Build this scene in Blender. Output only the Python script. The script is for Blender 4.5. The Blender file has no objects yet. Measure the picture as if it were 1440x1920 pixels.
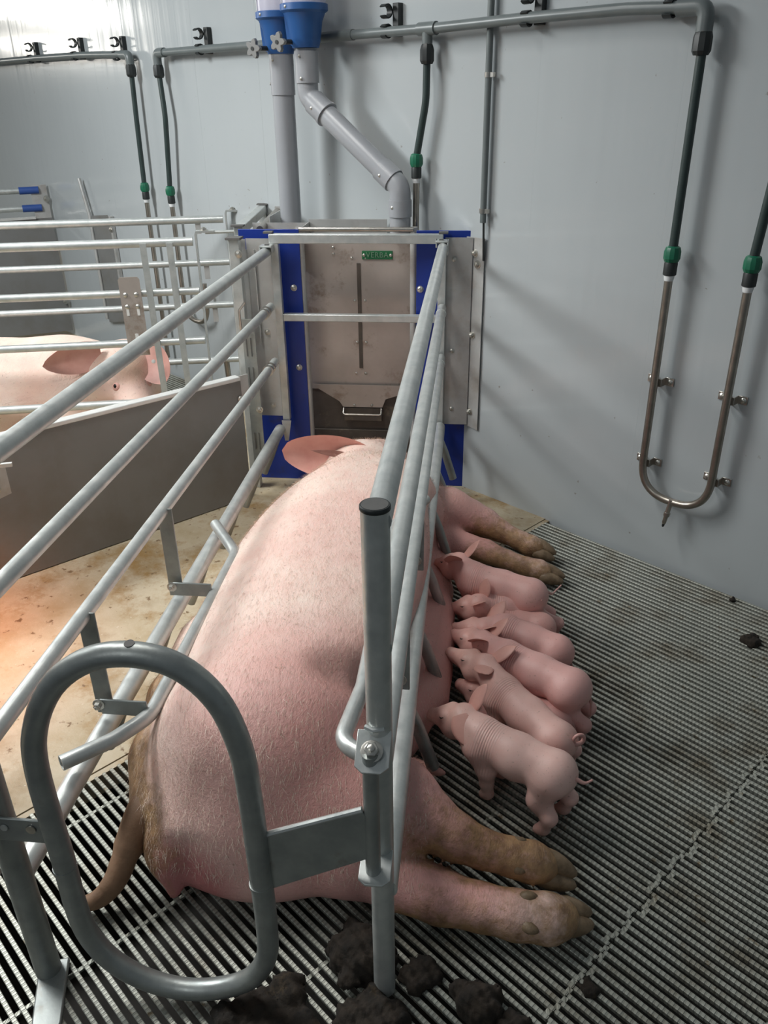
import bpy, bmesh, math, random
import numpy as np
from mathutils import Vector, Matrix

random.seed(7)
np.random.seed(7)
SC = bpy.context.scene
COL = SC.collection
V = Vector

# ------------------------------------------------------------------ camera
cam_d = bpy.data.cameras.new('camera')
cam_d.sensor_fit = 'HORIZONTAL'
cam_d.sensor_width = 36.0
cam_d.lens = 1522.19 / 1440.0 * 36.0
cam_d.clip_start = 0.05
cam = bpy.data.objects.new('camera', cam_d)
COL.objects.link(cam)
cr, cd, cf = V((0.9945, 0.103922, -0.013031)), V((0.035949, -0.455553, -0.889483)), V((-0.098373, 0.884122, -0.456783))
m = Matrix.Identity(4)
for i in range(3):
    m[i][0] = cr[i]; m[i][1] = -cd[i]; m[i][2] = -cf[i]
m[2][3] = 1.5
cam.matrix_world = m
SC.camera = cam

# ------------------------------------------------------------------ world, lamps, exposure
SC.view_settings.view_transform = 'Standard'
SC.view_settings.look = 'None'
SC.view_settings.gamma = 1.0
SC.view_settings.use_curve_mapping = False
SC.view_settings.exposure = 0.0
wd = bpy.data.worlds.new('barn_air')
SC.world = wd
wd.use_nodes = True
wd.node_tree.nodes['Background'].inputs[0].default_value = (0.80, 0.92, 1.0, 1)
wd.node_tree.nodes['Background'].inputs[1].default_value = 0.14

# wall frame: the back wall runs along WD, its normal (away from the camera) is WN
WD = V((0.7697, -0.6384, 0.0))
WN = V((0.6384, 0.7697, 0.0))
WALL = 2.433

def wp(a, z, off=0.0):
    """point on the wall frame: a along the wall, off in front of it"""
    return WD * a + WN * (WALL - off) + V((0, 0, z))

def area_lamp(name, loc, direction, sx, sy, power, color=(1, 1, 1), along=None):
    l = bpy.data.lights.new(name, 'AREA')
    l.shape = 'RECTANGLE'; l.size = sx; l.size_y = sy; l.energy = power; l.color = color
    o = bpy.data.objects.new(name, l); COL.objects.link(o)
    zax = -V(direction).normalized()
    xax = V(along).normalized()
    yax = zax.cross(xax).normalized(); xax = yax.cross(zax).normalized()
    mm = Matrix((xax, yax, zax)).transposed().to_4x4()
    mm.translation = V(loc)
    o.matrix_world = mm
    return o

# tube lamps of the barn, to the left of the frame and above; the last is an added fill
area_lamp('tube_or_fill_lamp', wp(-4.1, 2.65, 2.6), (0.35, -0.05, -1), 1.7, 0.5, 122, (0.97, 1.0, 1.0), WN)
area_lamp('tube_or_fill_lamp', (-1.40, 2.05, 2.95), (0.05, 0.0, -1), 1.5, 0.35, 27, (1.0, 0.985, 0.95), WN).data.spread = math.radians(125)
area_lamp('tube_or_fill_lamp', wp(-10.2, 2.4, 2.4), (0.3, -0.2, -1), 1.5, 0.10, 90, (1.0, 0.97, 0.9), WN)
area_lamp('tube_or_fill_lamp', wp(-17.2, 2.4, 5.8), (0.3, -0.2, -1), 2.6, 0.10, 110, (1.0, 0.95, 0.86), WN)
area_lamp('tube_or_fill_lamp', (-1.9, -1.5, 2.7), (0.3, 0.5, -1), 1.7, 0.4, 13, (0.97, 1.0, 1.0), WN)  # added fill from behind the camera, brightens the sow's rear
hl = bpy.data.lights.new('heat_lamp', 'SPOT')
hl.energy = 26; hl.color = (1.0, 0.27, 0.05); hl.spot_size = math.radians(115); hl.spot_blend = 0.8; hl.shadow_soft_size = 0.06
hlo = bpy.data.objects.new('heat_lamp', hl); COL.objects.link(hlo)
hlo.location = (-1.68, 1.76, 0.60)

# ------------------------------------------------------------------ materials
def new_mat(name):
    mt = bpy.data.materials.new(name); mt.use_nodes = True
    nt = mt.node_tree
    return mt, nt, nt.nodes['Principled BSDF']

def N(nt, kind, **kw):
    n = nt.nodes.new(kind)
    for k, v in kw.items():
        setattr(n, k, v)
    return n

def coords(nt, scale=(1, 1, 1), kind='Object'):
    tc = N(nt, 'ShaderNodeTexCoord')
    mp = N(nt, 'ShaderNodeMapping')
    mp.inputs['Scale'].default_value = scale
    nt.links.new(tc.outputs[kind], mp.inputs[0])
    return mp.outputs[0]

def noise(nt, vec, scale, detail=4, rough=0.6):
    n = N(nt, 'ShaderNodeTexNoise')
    n.inputs['Scale'].default_value = scale; n.inputs['Detail'].default_value = detail; n.inputs['Roughness'].default_value = rough
    nt.links.new(vec, n.inputs['Vector'])
    return n.outputs['Fac']

def ramp(nt, fac, stops):
    r = N(nt, 'ShaderNodeValToRGB')
    el = r.color_ramp.elements
    while len(el) < len(stops):
        el.new(0.5)
    for e, (p, c) in zip(el, stops):
        e.position = p; e.color = (*c, 1) if len(c) == 3 else c
    nt.links.new(fac, r.inputs[0])
    return r.outputs[0]

def bump(nt, bsdf, height, strength, dist, prev=None):
    b = N(nt, 'ShaderNodeBump')
    b.inputs['Strength'].default_value = strength; b.inputs['Distance'].default_value = dist
    nt.links.new(height, b.inputs['Height'])
    if prev is not None:
        nt.links.new(prev, b.inputs['Normal'])
    nt.links.new(b.outputs[0], bsdf.inputs['Normal'])
    return b.outputs[0]

def mix(nt, fac, a, b, mode='MIX'):
    x = N(nt, 'ShaderNodeMix', data_type='RGBA', blend_type=mode)
    for sock, val in ((x.inputs[0], fac), (x.inputs[6], a), (x.inputs[7], b)):
        if isinstance(val, (int, float)):
            sock.default_value = val
        elif isinstance(val, tuple):
            sock.default_value = (*val, 1) if len(val) == 3 else val
        else:
            nt.links.new(val, sock)
    return x.outputs[2]

def plain(name, c1, c2=None, rough=0.5, metal=0.0, scale=12.0, bump_s=0.0, bump_scale=150.0, stretch=(1, 1, 1), dirt=None, dirt_scale=6.0, dirt_at=(0.58, 0.72), rvar=0.0):
    mt, nt, b = new_mat(name)
    c2 = c2 or tuple(min(1, x * 0.86) for x in c1)
    vec = coords(nt, stretch)
    col = ramp(nt, noise(nt, vec, scale), [(0.3, c1), (0.7, c2)])
    if dirt:
        d = ramp(nt, noise(nt, vec, dirt_scale, 8, 0.7), [(dirt_at[0], (0, 0, 0)), (dirt_at[1], (1, 1, 1))])
        col = mix(nt, d, col, dirt)
    nt.links.new(col, b.inputs['Base Color'])
    b.inputs['Metallic'].default_value = metal
    b.inputs['Roughness'].default_value = rough
    if rvar:
        rr = ramp(nt, noise(nt, vec, scale * 1.7), [(0.3, (rough - rvar,) * 3), (0.7, (rough + rvar,) * 3)])
        nt.links.new(rr, b.inputs['Roughness'])
    if bump_s:
        bump(nt, b, noise(nt, vec, bump_scale), bump_s, 0.002)
    return mt

M = {}
M['galv'] = plain('galvanised_steel', (0.64, 0.655, 0.635), (0.49, 0.52, 0.51), 0.38, 0.55, 22, 0.12, 60, dirt=(0.40, 0.38, 0.33), dirt_scale=9, dirt_at=(0.62, 0.85), rvar=0.08)
M['galv_dark'] = plain('shaded_stained_galvanised', (0.37, 0.39, 0.375), (0.26, 0.28, 0.275), 0.40, 0.6, 18, 0.15, 70, dirt=(0.20, 0.15, 0.10), dirt_scale=7, dirt_at=(0.60, 0.8), rvar=0.08)  # darker copy of galv: the gate loop's shade put into the colour, plus stains
M['galv_sheet'] = plain('galvanised_sheet', (0.56, 0.56, 0.545), (0.45, 0.45, 0.44), 0.42, 0.35, 9, 0.05, 40, dirt=(0.36, 0.31, 0.26), dirt_scale=6, dirt_at=(0.5, 0.8))
M['stainless'] = plain('dirty_stainless_sheet', (0.52, 0.46, 0.42), (0.40, 0.35, 0.315), 0.42, 0.3, 5, 0.06, 50, dirt=(0.24, 0.165, 0.11), dirt_scale=6, dirt_at=(0.55, 0.70))
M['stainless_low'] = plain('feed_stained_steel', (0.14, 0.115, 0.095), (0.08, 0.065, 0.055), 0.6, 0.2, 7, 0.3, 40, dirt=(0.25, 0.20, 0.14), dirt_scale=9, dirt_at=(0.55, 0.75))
M['bright_steel'] = plain('bright_stainless', (0.60, 0.57, 0.52), (0.45, 0.42, 0.38), 0.28, 0.95, 30, 0.0)
M['tube_steel'] = plain('brownish_stainless_tube', (0.42, 0.38, 0.33), (0.32, 0.29, 0.25), 0.32, 0.9, 25, 0.0)
M['bolt'] = plain('zinc_bolt', (0.62, 0.60, 0.55), None, 0.35, 0.9, 40)
M['blue'] = plain('blue_plastic_sheet', (0.012, 0.040, 0.30), (0.010, 0.034, 0.25), 0.35, 0, 6, 0.03, 90, dirt=(0.03, 0.04, 0.14), dirt_scale=12)
M['cup_blue'] = plain('dispenser_blue_plastic', (0.020, 0.095, 0.29), (0.017, 0.08, 0.25), 0.4)
M['cap_blue'] = plain('blue_pipe_sleeve', (0.04, 0.10, 0.35), None, 0.4)
M['board'] = plain('grey_pvc_board', (0.205, 0.205, 0.20), (0.175, 0.175, 0.17), 0.4, 0, 3, 0.03, 40, dirt=(0.16, 0.145, 0.12), dirt_scale=3, dirt_at=(0.45, 0.8))
M['board_edge'] = plain('pale_board_capping', (0.72, 0.72, 0.70), None, 0.35, 0.3, 20)
M['pvc'] = plain('grey_pvc_tube', (0.33, 0.34, 0.36), (0.30, 0.31, 0.33), 0.33, 0, 5)
M['pipe'] = plain('grey_water_pipe', (0.155, 0.175, 0.175), (0.13, 0.15, 0.15), 0.35, 0, 14)
M['hose'] = plain('dark_green_hose', (0.035, 0.055, 0.052), (0.025, 0.04, 0.038), 0.4, 0, 20)
M['black'] = plain('black_plastic', (0.022, 0.026, 0.026), (0.015, 0.018, 0.018), 0.45)
M['green'] = plain('green_union_nut', (0.012, 0.16, 0.085), (0.010, 0.12, 0.065), 0.35)
M['white'] = plain('white_thread_tape', (0.75, 0.76, 0.76), None, 0.6)
M['plate_green'] = plain('green_name_plate', (0.012, 0.15, 0.055), None, 0.5)
M['letter'] = plain('pale_green_lettering', (0.17, 0.30, 0.20), None, 0.6)
M['knob'] = plain('grey_star_knob', (0.22, 0.22, 0.215), None, 0.5)
M['cap_grey'] = plain('dark_grey_pipe_cap', (0.13, 0.125, 0.12), (0.10, 0.10, 0.095), 0.6, 0, 30)
M['dung'] = plain('wet_manure', (0.026, 0.017, 0.010), (0.006, 0.0045, 0.003), 0.9, 0, 30, 1.0, 130, dirt=(0.060, 0.040, 0.020), dirt_scale=16)
M['hoof'] = plain('soiled_hoof_horn', (0.30, 0.21, 0.13), (0.13, 0.085, 0.045), 0.5, 0, 40, 0.4, 80)
M['eye'] = plain('dark_eye', (0.012, 0.008, 0.007), None, 0.12)
M['dark'] = plain('pit_floor', (0.020, 0.015, 0.010), (0.010, 0.008, 0.006), 0.5, 0, 5)
M['ear_dark'] = plain('dark_ear_hollow', (0.34, 0.16, 0.13), (0.20, 0.09, 0.07), 0.6, 0, 30)
M['bristle'] = plain('pale_bristles', (0.88, 0.76, 0.66), (0.42, 0.27, 0.18), 0.5, 0, 160)
M['tag'] = plain('white_ear_tag', (0.8, 0.8, 0.78), None, 0.4)
M['ear_skin'] = plain('ear_skin', (0.74, 0.42, 0.36), (0.66, 0.33, 0.28), 0.5, 0, 18, 0.1, 90)
M['pig_ear'] = plain('piglet_ear_skin', (0.70, 0.38, 0.32), (0.64, 0.33, 0.28), 0.5, 0, 30)
M['tail_skin'] = plain('piglet_tail_skin', (0.62, 0.36, 0.32), (0.56, 0.30, 0.27), 0.5, 0, 30)
M['tail_brown'] = plain('soiled_tail_skin', (0.34, 0.20, 0.12), (0.22, 0.12, 0.065), 0.65, 0, 22, 0.5, 90)

def clear_plastic():
    mt, nt, b = new_mat('clear_dispenser_plastic')
    b.inputs['Base Color'].default_value = (0.62, 0.60, 0.72, 1)
    b.inputs['Roughness'].default_value = 0.25
    b.inputs['Alpha'].default_value = 0.62
    return mt
M['clear'] = clear_plastic()

def wall_mat():
    mt, nt, b = new_mat('glossy_grey_pvc_wall')
    vec = coords(nt, (1, 1, 1))
    base = ramp(nt, noise(nt, vec, 1.3, 3), [(0.3, (0.455, 0.485, 0.495)), (0.7, (0.425, 0.455, 0.465))])
    spots = ramp(nt, noise(nt, vec, 34, 3, 0.5), [(0.735, (0, 0, 0)), (0.76, (1, 1, 1))])
    base = mix(nt, spots, base, (0.30, 0.29, 0.27))
    nt.links.new(base, b.inputs['Base Color'])
    b.inputs['Roughness'].default_value = 0.15
    b.inputs['Specular IOR Level'].default_value = 0.5
    v2 = coords(nt, (9, 9, 0.35))
    p = bump(nt, b, noise(nt, v2, 1.0, 3, 0.5), 0.25, 0.010)
    v3 = coords(nt, (5, 5, 70))
    bump(nt, b, noise(nt, v3, 1.0, 2, 0.5), 0.04, 0.002, p)
    return mt
M['wall'] = wall_mat()

def concrete():
    mt, nt, b = new_mat('soiled_concrete')
    vec = coords(nt)
    c = ramp(nt, noise(nt, vec, 3.0, 6, 0.65), [(0.30, (0.34, 0.265, 0.15)), (0.50, (0.44, 0.375, 0.27)), (0.70, (0.25, 0.175, 0.085))])
    st = ramp(nt, noise(nt, vec, 2.6, 8, 0.75), [(0.50, (0, 0, 0)), (0.62, (1, 1, 1))])
    c = mix(nt, st, c, (0.27, 0.165, 0.06))
    sp = ramp(nt, noise(nt, vec, 26, 4, 0.6), [(0.62, (0, 0, 0)), (0.68, (1, 1, 1))])
    c = mix(nt, sp, c, (0.15, 0.09, 0.04))
    sp2 = ramp(nt, noise(nt, vec, 90, 2, 0.5), [(0.25, (1, 1, 1)), (0.31, (0, 0, 0))])
    c = mix(nt, sp2, c, (0.50, 0.45, 0.36))
    nt.links.new(c, b.inputs['Base Color'])
    b.inputs['Roughness'].default_value = 0.55
    p = bump(nt, b, noise(nt, vec, 45, 6, 0.7), 0.5, 0.004)
    return mt
M['concrete'] = concrete()

def slat_mat():
    mt, nt, b = new_mat('cast_slat_metal')
    tc = N(nt, 'ShaderNodeTexCoord')
    geo = N(nt, 'ShaderNodeNewGeometry')
    oi = N(nt, 'ShaderNodeObjectInfo')
    n1 = noise(nt, geo.outputs['Position'], 4.5, 5, 0.65)
    c = ramp(nt, n1, [(0.28, (0.31, 0.32, 0.285)), (0.50, (0.37, 0.375, 0.33)), (0.64, (0.23, 0.21, 0.165)), (0.76, (0.17, 0.125, 0.07))])
    n2 = noise(nt, geo.outputs['Position'], 23, 6, 0.7)
    d = ramp(nt, n2, [(0.60, (0, 0, 0)), (0.70, (1, 1, 1))])
    c = mix(nt, d, c, (0.16, 0.115, 0.06))
    # tread: small raised pads along each bar
    sx = N(nt, 'ShaderNodeSeparateXYZ'); nt.links.new(tc.outputs['Object'], sx.inputs[0])
    def mth(op, a, bb=None):
        x = N(nt, 'ShaderNodeMath', operation=op)
        for s, vv in ((x.inputs[0], a), (x.inputs[1], bb)):
            if vv is None: continue
            if isinstance(vv, (int, float)): s.default_value = vv
            else: nt.links.new(vv, s)
        return x.outputs[0]
    fr = mth('FRACT', mth('MULTIPLY', sx.outputs['X'], 100.0))
    fr = mth('ABSOLUTE', mth('SUBTRACT', fr, 0.5))
    pad = ramp(nt, fr, [(0.24, (1, 1, 1)), (0.36, (0, 0, 0))])
    c = mix(nt, 0.24, c, mix(nt, pad, (0.28, 0.28, 0.26), (0.9, 0.9, 0.88)), 'OVERLAY')
    nt.links.new(c, b.inputs['Base Color'])
    b.inputs['Metallic'].default_value = 0.35
    b.inputs['Roughness'].default_value = 0.42
    bump(nt, b, pad, 0.7, 0.0015)
    return mt
M['slat'] = slat_mat()

def skin(name, bump_scale=70, bump_s=0.35, rough=0.5, fine=230, wr=True):
    mt, nt, b = new_mat(name)
    at = N(nt, 'ShaderNodeAttribute'); at.attribute_name = 'tint'
    vec = coords(nt)
    n1 = noise(nt, vec, 9, 5, 0.6)
    c = mix(nt, ramp(nt, n1, [(0.35, (0, 0, 0)), (0.7, (0.35, 0.35, 0.35))]), at.outputs['Color'], (0.66, 0.30, 0.26))
    n3 = noise(nt, vec, fine * 0.45, 3, 0.6)
    c = mix(nt, ramp(nt, n3, [(0.64, (0, 0, 0)), (0.74, (0.55, 0.55, 0.55))]), c, (0.26, 0.14, 0.09))
    da = N(nt, 'ShaderNodeAttribute'); da.attribute_name = 'dirt'
    n5 = noise(nt, vec, 26, 7, 0.72)
    ma = N(nt, 'ShaderNodeMath', operation='ADD'); nt.links.new(da.outputs['Fac'], ma.inputs[0]); nt.links.new(n5, ma.inputs[1])
    dm = ramp(nt, ma.outputs[0], [(0.62, (0, 0, 0)), (0.98, (0.9, 0.9, 0.9))])
    c = mix(nt, dm, c, ramp(nt, noise(nt, vec, 38, 4, 0.6), [(0.35, (0.20, 0.105, 0.040)), (0.65, (0.40, 0.235, 0.095))]))
    nt.links.new(c, b.inputs['Base Color'])
    b.inputs['Roughness'].default_value = rough
    b.inputs['Subsurface Weight'].default_value = 0.12
    b.inputs['Subsurface Radius'].default_value = (0.012, 0.004, 0.003)
    b.inputs['Subsurface Scale'].default_value = 0.6
    v2 = coords(nt, (1.0, 0.45, 1.0))
    p = bump(nt, b, noise(nt, v2, bump_scale, 5, 0.7), bump_s, 0.004)
    if wr:
        sp = N(nt, 'ShaderNodeAttribute'); sp.attribute_name = 'spine'
        fo = N(nt, 'ShaderNodeAttribute'); fo.attribute_name = 'fold'
        s = N(nt, 'ShaderNodeMath', operation='MULTIPLY'); s.inputs[1].default_value = 1050.0
        nt.links.new(sp.outputs['Fac'], s.inputs[0])
        s2 = N(nt, 'ShaderNodeMath', operation='SINE'); nt.links.new(s.outputs[0], s2.inputs[0])
        s3 = N(nt, 'ShaderNodeMath', operation='MULTIPLY'); nt.links.new(s2.outputs[0], s3.inputs[0]); nt.links.new(fo.outputs['Fac'], s3.inputs[1])
        p = bump(nt, b, s3.outputs[0], 0.45, 0.0011, p)
    else:
        bump(nt, b, noise(nt, vec, fine, 3, 0.6), 0.25, 0.002, p)
    return mt
M['sow'] = skin('sow_skin', 110, 0.75, 0.5, 230, False)
M['pig'] = skin('piglet_skin', 110, 0.12, 0.46, 300, True)

# ------------------------------------------------------------------ mesh helpers (all coordinates in metres, world frame)
def frame(direction, up=(0, 0, 1)):
    z = V(direction).normalized()
    u = V(up)
    if abs(z.dot(u)) > 0.97:
        u = V((1, 0, 0))
    x = u.cross(z).normalized(); y = z.cross(x).normalized()
    return x, y, z

def smooth_path(pts, rad, seg=6):
    pts = [V(p) for p in pts]
    if not rad:
        return pts
    out = [pts[0]]
    for i in range(1, len(pts) - 1):
        a, b, c = pts[i - 1], pts[i], pts[i + 1]
        u, w = (a - b), (c - b)
        lu, lw = u.length, w.length
        u.normalize(); w.normalize()
        ang = u.angle(w)
        if ang > math.pi - 0.02:
            out.append(b); continue
        d = min(rad / math.tan(ang / 2), lu * 0.49, lw * 0.49)
        p0, p1 = b + u * d, b + w * d
        for k in range(seg + 1):
            t = k / seg
            out.append(p0 * (1 - t) ** 2 + b * 2 * t * (1 - t) + p1 * t ** 2)
    out.append(pts[-1])
    return out

class MB:
    def __init__(self):
        self.v, self.f = [], []

    def add(self, vs, fs):
        o = len(self.v)
        self.v += [tuple(x) for x in vs]
        self.f += [tuple(i + o for i in f) for f in fs]
        return self

    def box(self, c, s, ax=None):
        c = V(c)
        X, Y, Z = ax if ax else (V((1, 0, 0)), V((0, 1, 0)), V((0, 0, 1)))
        vs = [c + X * (sx * s[0] / 2) + Y * (sy * s[1] / 2) + Z * (sz * s[2] / 2) for sx in (-1, 1) for sy in (-1, 1) for sz in (-1, 1)]
        return self.add(vs, [(0, 1, 3, 2), (4, 6, 7, 5), (0, 4, 5, 1), (2, 3, 7, 6), (0, 2, 6, 4), (1, 5, 7, 3)])

    def bar(self, a, b, w, h, up=(0, 0, 1)):
        a, b = V(a), V(b)
        x, y, z = frame(b - a, up)
        return self.box((a + b) / 2, (w, h, (b - a).length), (x, y, z))

    def tube(self, pts, r, seg=14, fillet=0.0, closed=False, hollow=0.0, cap=True, fseg=6):
        P = smooth_path(pts, fillet, fseg)
        n = len(P)
        R = r if isinstance(r, (list, tuple)) else None
        def rad(i):
            if R is None: return r
            t = i / (n - 1) * (len(R) - 1); k = min(int(t), len(R) - 2)
            return R[k] + (R[k + 1] - R[k]) * (t - k)
        tang = []
        for i in range(n):
            if closed:
                t = P[(i + 1) % n] - P[i - 1]
            else:
                t = P[min(i + 1, n - 1)] - P[max(i - 1, 0)]
            tang.append(t.normalized())
        x, y, z = frame(tang[0])
        vs = []
        for i in range(n):
            t = tang[i]
            x = (x - t * x.dot(t)).normalized(); y = t.cross(x)
            for k in range(seg):
                a = 2 * math.pi * k / seg
                vs.append(P[i] + (x * math.cos(a) + y * math.sin(a)) * rad(i))
        fs = []
        rng = n if closed else n - 1
        for i in range(rng):
            j = (i + 1) % n
            for k in range(seg):
                k2 = (k + 1) % seg
                fs.append((i * seg + k, i * seg + k2, j * seg + k2, j * seg + k))
        if not closed:
            if hollow:
                self.add(vs, fs)
                for end, i in ((-1, 0), (1, n - 1)):
                    t = tang[i] * end
                    ring = vs[i * seg:(i + 1) * seg]
                    inn = [P[i] + (V(q) - P[i]) * hollow for q in ring]
                    deep = [q - t * 0.05 for q in inn]
                    fs2 = []
                    for k in range(seg):
                        k2 = (k + 1) % seg
                        fs2 += [(k, k2, seg + k2, seg + k), (seg + k, seg + k2, 2 * seg + k2, 2 * seg + k)]
                    fs2.append(tuple(2 * seg + k for k in range(seg)))
                    self.add(list(ring) + inn + deep, fs2)
                return self
            if cap:
                fs.append(tuple(range(seg))[::-1]); fs.append(tuple((n - 1) * seg + k for k in range(seg)))
        return self.add(vs, fs)

    def lathe(self, base, axis, prof, seg=24, up=(0, 0, 1)):
        x, y, z = frame(axis, up)
        base = V(base)
        vs, fs = [], []
        for (r, h) in prof:
            for k in range(seg):
                a = 2 * math.pi * k / seg
                vs.append(base + z * h + (x * math.cos(a) + y * math.sin(a)) * r)
        for i in range(len(prof) - 1):
            for k in range(seg):
                k2 = (k + 1) % seg
                fs.append((i * seg + k, i * seg + k2, (i + 1) * seg + k2, (i + 1) * seg + k))
        fs.append(tuple(range(seg))[::-1]); fs.append(tuple((len(prof) - 1) * seg + k for k in range(seg)))
        return self.add(vs, fs)

    def prism(self, poly, origin, ux, uy, thick):
        """2-D polygon in the plane (ux, uy) through origin, extruded by thick along ux x uy"""
        ux, uy = V(ux).normalized(), V(uy).normalized(); nz = ux.cross(uy).normalized(); o = V(origin)
        n = len(poly)
        vs = [o + ux * p[0] + uy * p[1] for p in poly] + [o + ux * p[0] + uy * p[1] + nz * thick for p in poly]
        fs = [tuple(range(n))[::-1], tuple(range(n, 2 * n))]
        for i in range(n):
            j = (i + 1) % n
            fs.append((i, j, n + j, n + i))
        return self.add(vs, fs)

    def bolt(self, p, nrm, r=0.009, h=0.007, washer=True):
        if washer:
            self.lathe(V(p), nrm, [(r * 1.5, 0), (r * 1.5, 0.002), (r * 1.3, 0.0025)], 14)
        self.lathe(V(p) + V(nrm).normalized() * 0.002, nrm, [(r, 0), (r, h * 0.85), (r * 0.82, h)], 6)
        return self.lathe(V(p) + V(nrm).normalized() * (0.002 + h * 0.9), nrm, [(r * 0.5, 0), (r * 0.5, h * 0.4), (r * 0.35, h * 0.5)], 8)

    def dome(self, p, nrm, r=0.008):
        return self.lathe(V(p), nrm, [(r * 1.2, 0), (r * 1.2, 0.001), (r, 0.0015), (r * 0.8, r * 0.45), (r * 0.4, r * 0.65)], 10)

    def build(self, name, mat, parent=None, smooth=40, bevel=0.0, origin=None):
        me = bpy.data.meshes.new(name)
        off = V((0, 0, 0))
        p = parent
        while p is not None:
            off += p.location; p = p.parent
        if parent is None and origin is not None:
            off = V(origin)
        vs = np.array(self.v) - np.array(off)
        loc = V((0, 0, 0))
        me.from_pydata([tuple(q) for q in vs], [], self.f)
        me.validate()
        bm = bmesh.new(); bm.from_mesh(me)
        bmesh.ops.recalc_face_normals(bm, faces=bm.faces)
        bm.to_mesh(me); bm.free()
        for pl in me.polygons: pl.use_smooth = True
        me.set_sharp_from_angle(angle=math.radians(smooth))
        me.materials.append(mat if not isinstance(mat, str) else M[mat])
        o = bpy.data.objects.new(name, me)
        COL.objects.link(o)
        if parent is not None:
            o.parent = parent
        else:
            o.location = off
        if bevel:
            bv = o.modifiers.new('bevel', 'BEVEL'); bv.width = bevel; bv.segments = 2; bv.limit_method = 'ANGLE'
        return o

def tag(o, label=None, cat=None, group=None, kind=None):
    if label: o['label'] = label
    if cat: o['category'] = cat
    if group: o['group'] = group
    if kind: o['kind'] = kind
    return o

GROUPS = {'piglet': 'piglets of the suckling litter', 'sow': 'sows in the two pens', 'crate_railing': 'galvanised crate railings', 'feed_dispenser': 'blue-bottomed feed dispensers',
          'feed_pipe': 'grey feed down pipes', 'water_pipe': 'grey water pipes along the wall', 'drinker_line': 'drinker hoses and tubes on the wall', 'sow_feeder': 'sow feeders in the corner'}

def thing(name, loc, label=None, cat=None, group=None, kind=None):
    group = group or GROUPS.get(name)
    o = bpy.data.objects.new(name, None)
    o.empty_display_size = 0.05
    COL.objects.link(o)
    o.location = V(loc)
    return tag(o, label, cat, group, kind)

def tube_part(name, pts, r, mat, parent, **kw):
    return MB().tube(pts, r, **kw).build(name, mat, parent)

def bolts(parent, spots, name='bolt', r=0.009, h=0.007, mat='bolt', dome=False):
    for p, nrm in spots:
        mb = MB()
        (mb.dome(p, nrm, r) if dome else mb.bolt(p, nrm, r, h)).build(name, mat, parent)

# ------------------------------------------------------------------ setting
Z = V((0, 0, 1))
wall = thing('wall_back', wp(-1.0, 0.0), 'glossy grey wall of wide upright plastic planks', kind='structure')
for i in range(22):
    a0 = -9.27 + 0.5 * i
    mb = MB()
    g = 0.0007 if a0 < -3.0 else 0.0001
    poly = [(0.00001, g), (g, 0), (0.5 - g, 0), (0.49999, g), (0.49999, 0.03), (0.00001, 0.03)]
    mb.prism([(p[0], p[1]) for p in poly], wp(a0, -0.30), WD, WN, 3.2)
    mb.build('wall_plank', 'wall', wall, smooth=20)

floor = thing('floor', wp(-2.6, 0.0, 1.2), 'solid concrete floor, yellowish and soiled', kind='structure')
mb = MB().prism([(-3.70, -0.6), (-1.603, -0.6), (-1.603, WALL), (-3.70, WALL)], (0, 0, -0.08), WD, WN, 0.08)
mb.build('concrete_slab', 'concrete', floor, smooth=20)
mb = MB().prism([(-1.600, -0.6), (-1.583, -0.6), (-1.583, WALL - 0.002), (-1.600, WALL - 0.002)], (0, 0, -0.06), WD, WN, 0.058)
mb.build('slab_edge_strip', 'concrete', floor, smooth=20)
mb = MB().prism([(-9.5, -0.6), (-5.62, -0.6), (-5.62, WALL), (-9.5, WALL)], (0, 0, -0.08), WD, WN, 0.08)
mb.build('far_slab', 'concrete', floor, smooth=20)

mb = MB().prism([(-10, -3), (3, -3), (3, WALL + 0.1), (-10, WALL + 0.1)], (0, 0, -0.50), WD, WN, 0.02)
tag(mb.build('floor_pit', 'dark', None, origin=(0, 1.5, -0.5)), 'dark slurry pit below the slats', kind='structure')

R_W = Matrix((WD, WN, Z)).transposed().to_4x4()

def slat_mesh(length):
    mb = MB()
    w, c, h, lw = 0.0047, 0.0012, 0.013, 0.0026
    prof = [(-w, -c), (-w + c, 0), (w - c, 0), (w, -c), (lw, -h), (-lw, -h)]
    vs = [(0, y, z) for y, z in prof] + [(length, y, z) for y, z in prof]
    # rounded ends
    vs[0] = (0.003, -w, -c); vs[3] = (0.003, w, -c)
    vs[6] = (length - 0.003, -w, -c); vs[9] = (length - 0.003, w, -c)
    n = 6
    fs = [tuple(range(n)), tuple(range(2 * n - 1, n - 1, -1))]
    for i in range(n):
        j = (i + 1) % n
        fs.append((j, i, n + i, n + j))
    me = bpy.data.meshes.new('slat'); me.from_pydata(vs, [], fs); me.materials.append(M['slat'])
    bm = bmesh.new(); bm.from_mesh(me); bmesh.ops.recalc_face_normals(bm, faces=bm.faces); bm.to_mesh(me); bm.free()
    return me

def slat_field(root, a0, a1, n0, n1, pitch=0.0205, tabs=True):
    me = slat_mesh(a1 - a0)
    k = int((n1 - n0) / pitch)
    for i in range(k):
        o = bpy.data.objects.new('slat', me)
        COL.objects.link(o); o.parent = root
        mm = R_W.copy(); mm.translation = WD * a0 + WN * (n0 + pitch * (i + 0.5)) + V((0, 0, random.uniform(-0.0006, 0.0002))) - root.location
        o.matrix_local = mm

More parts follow.
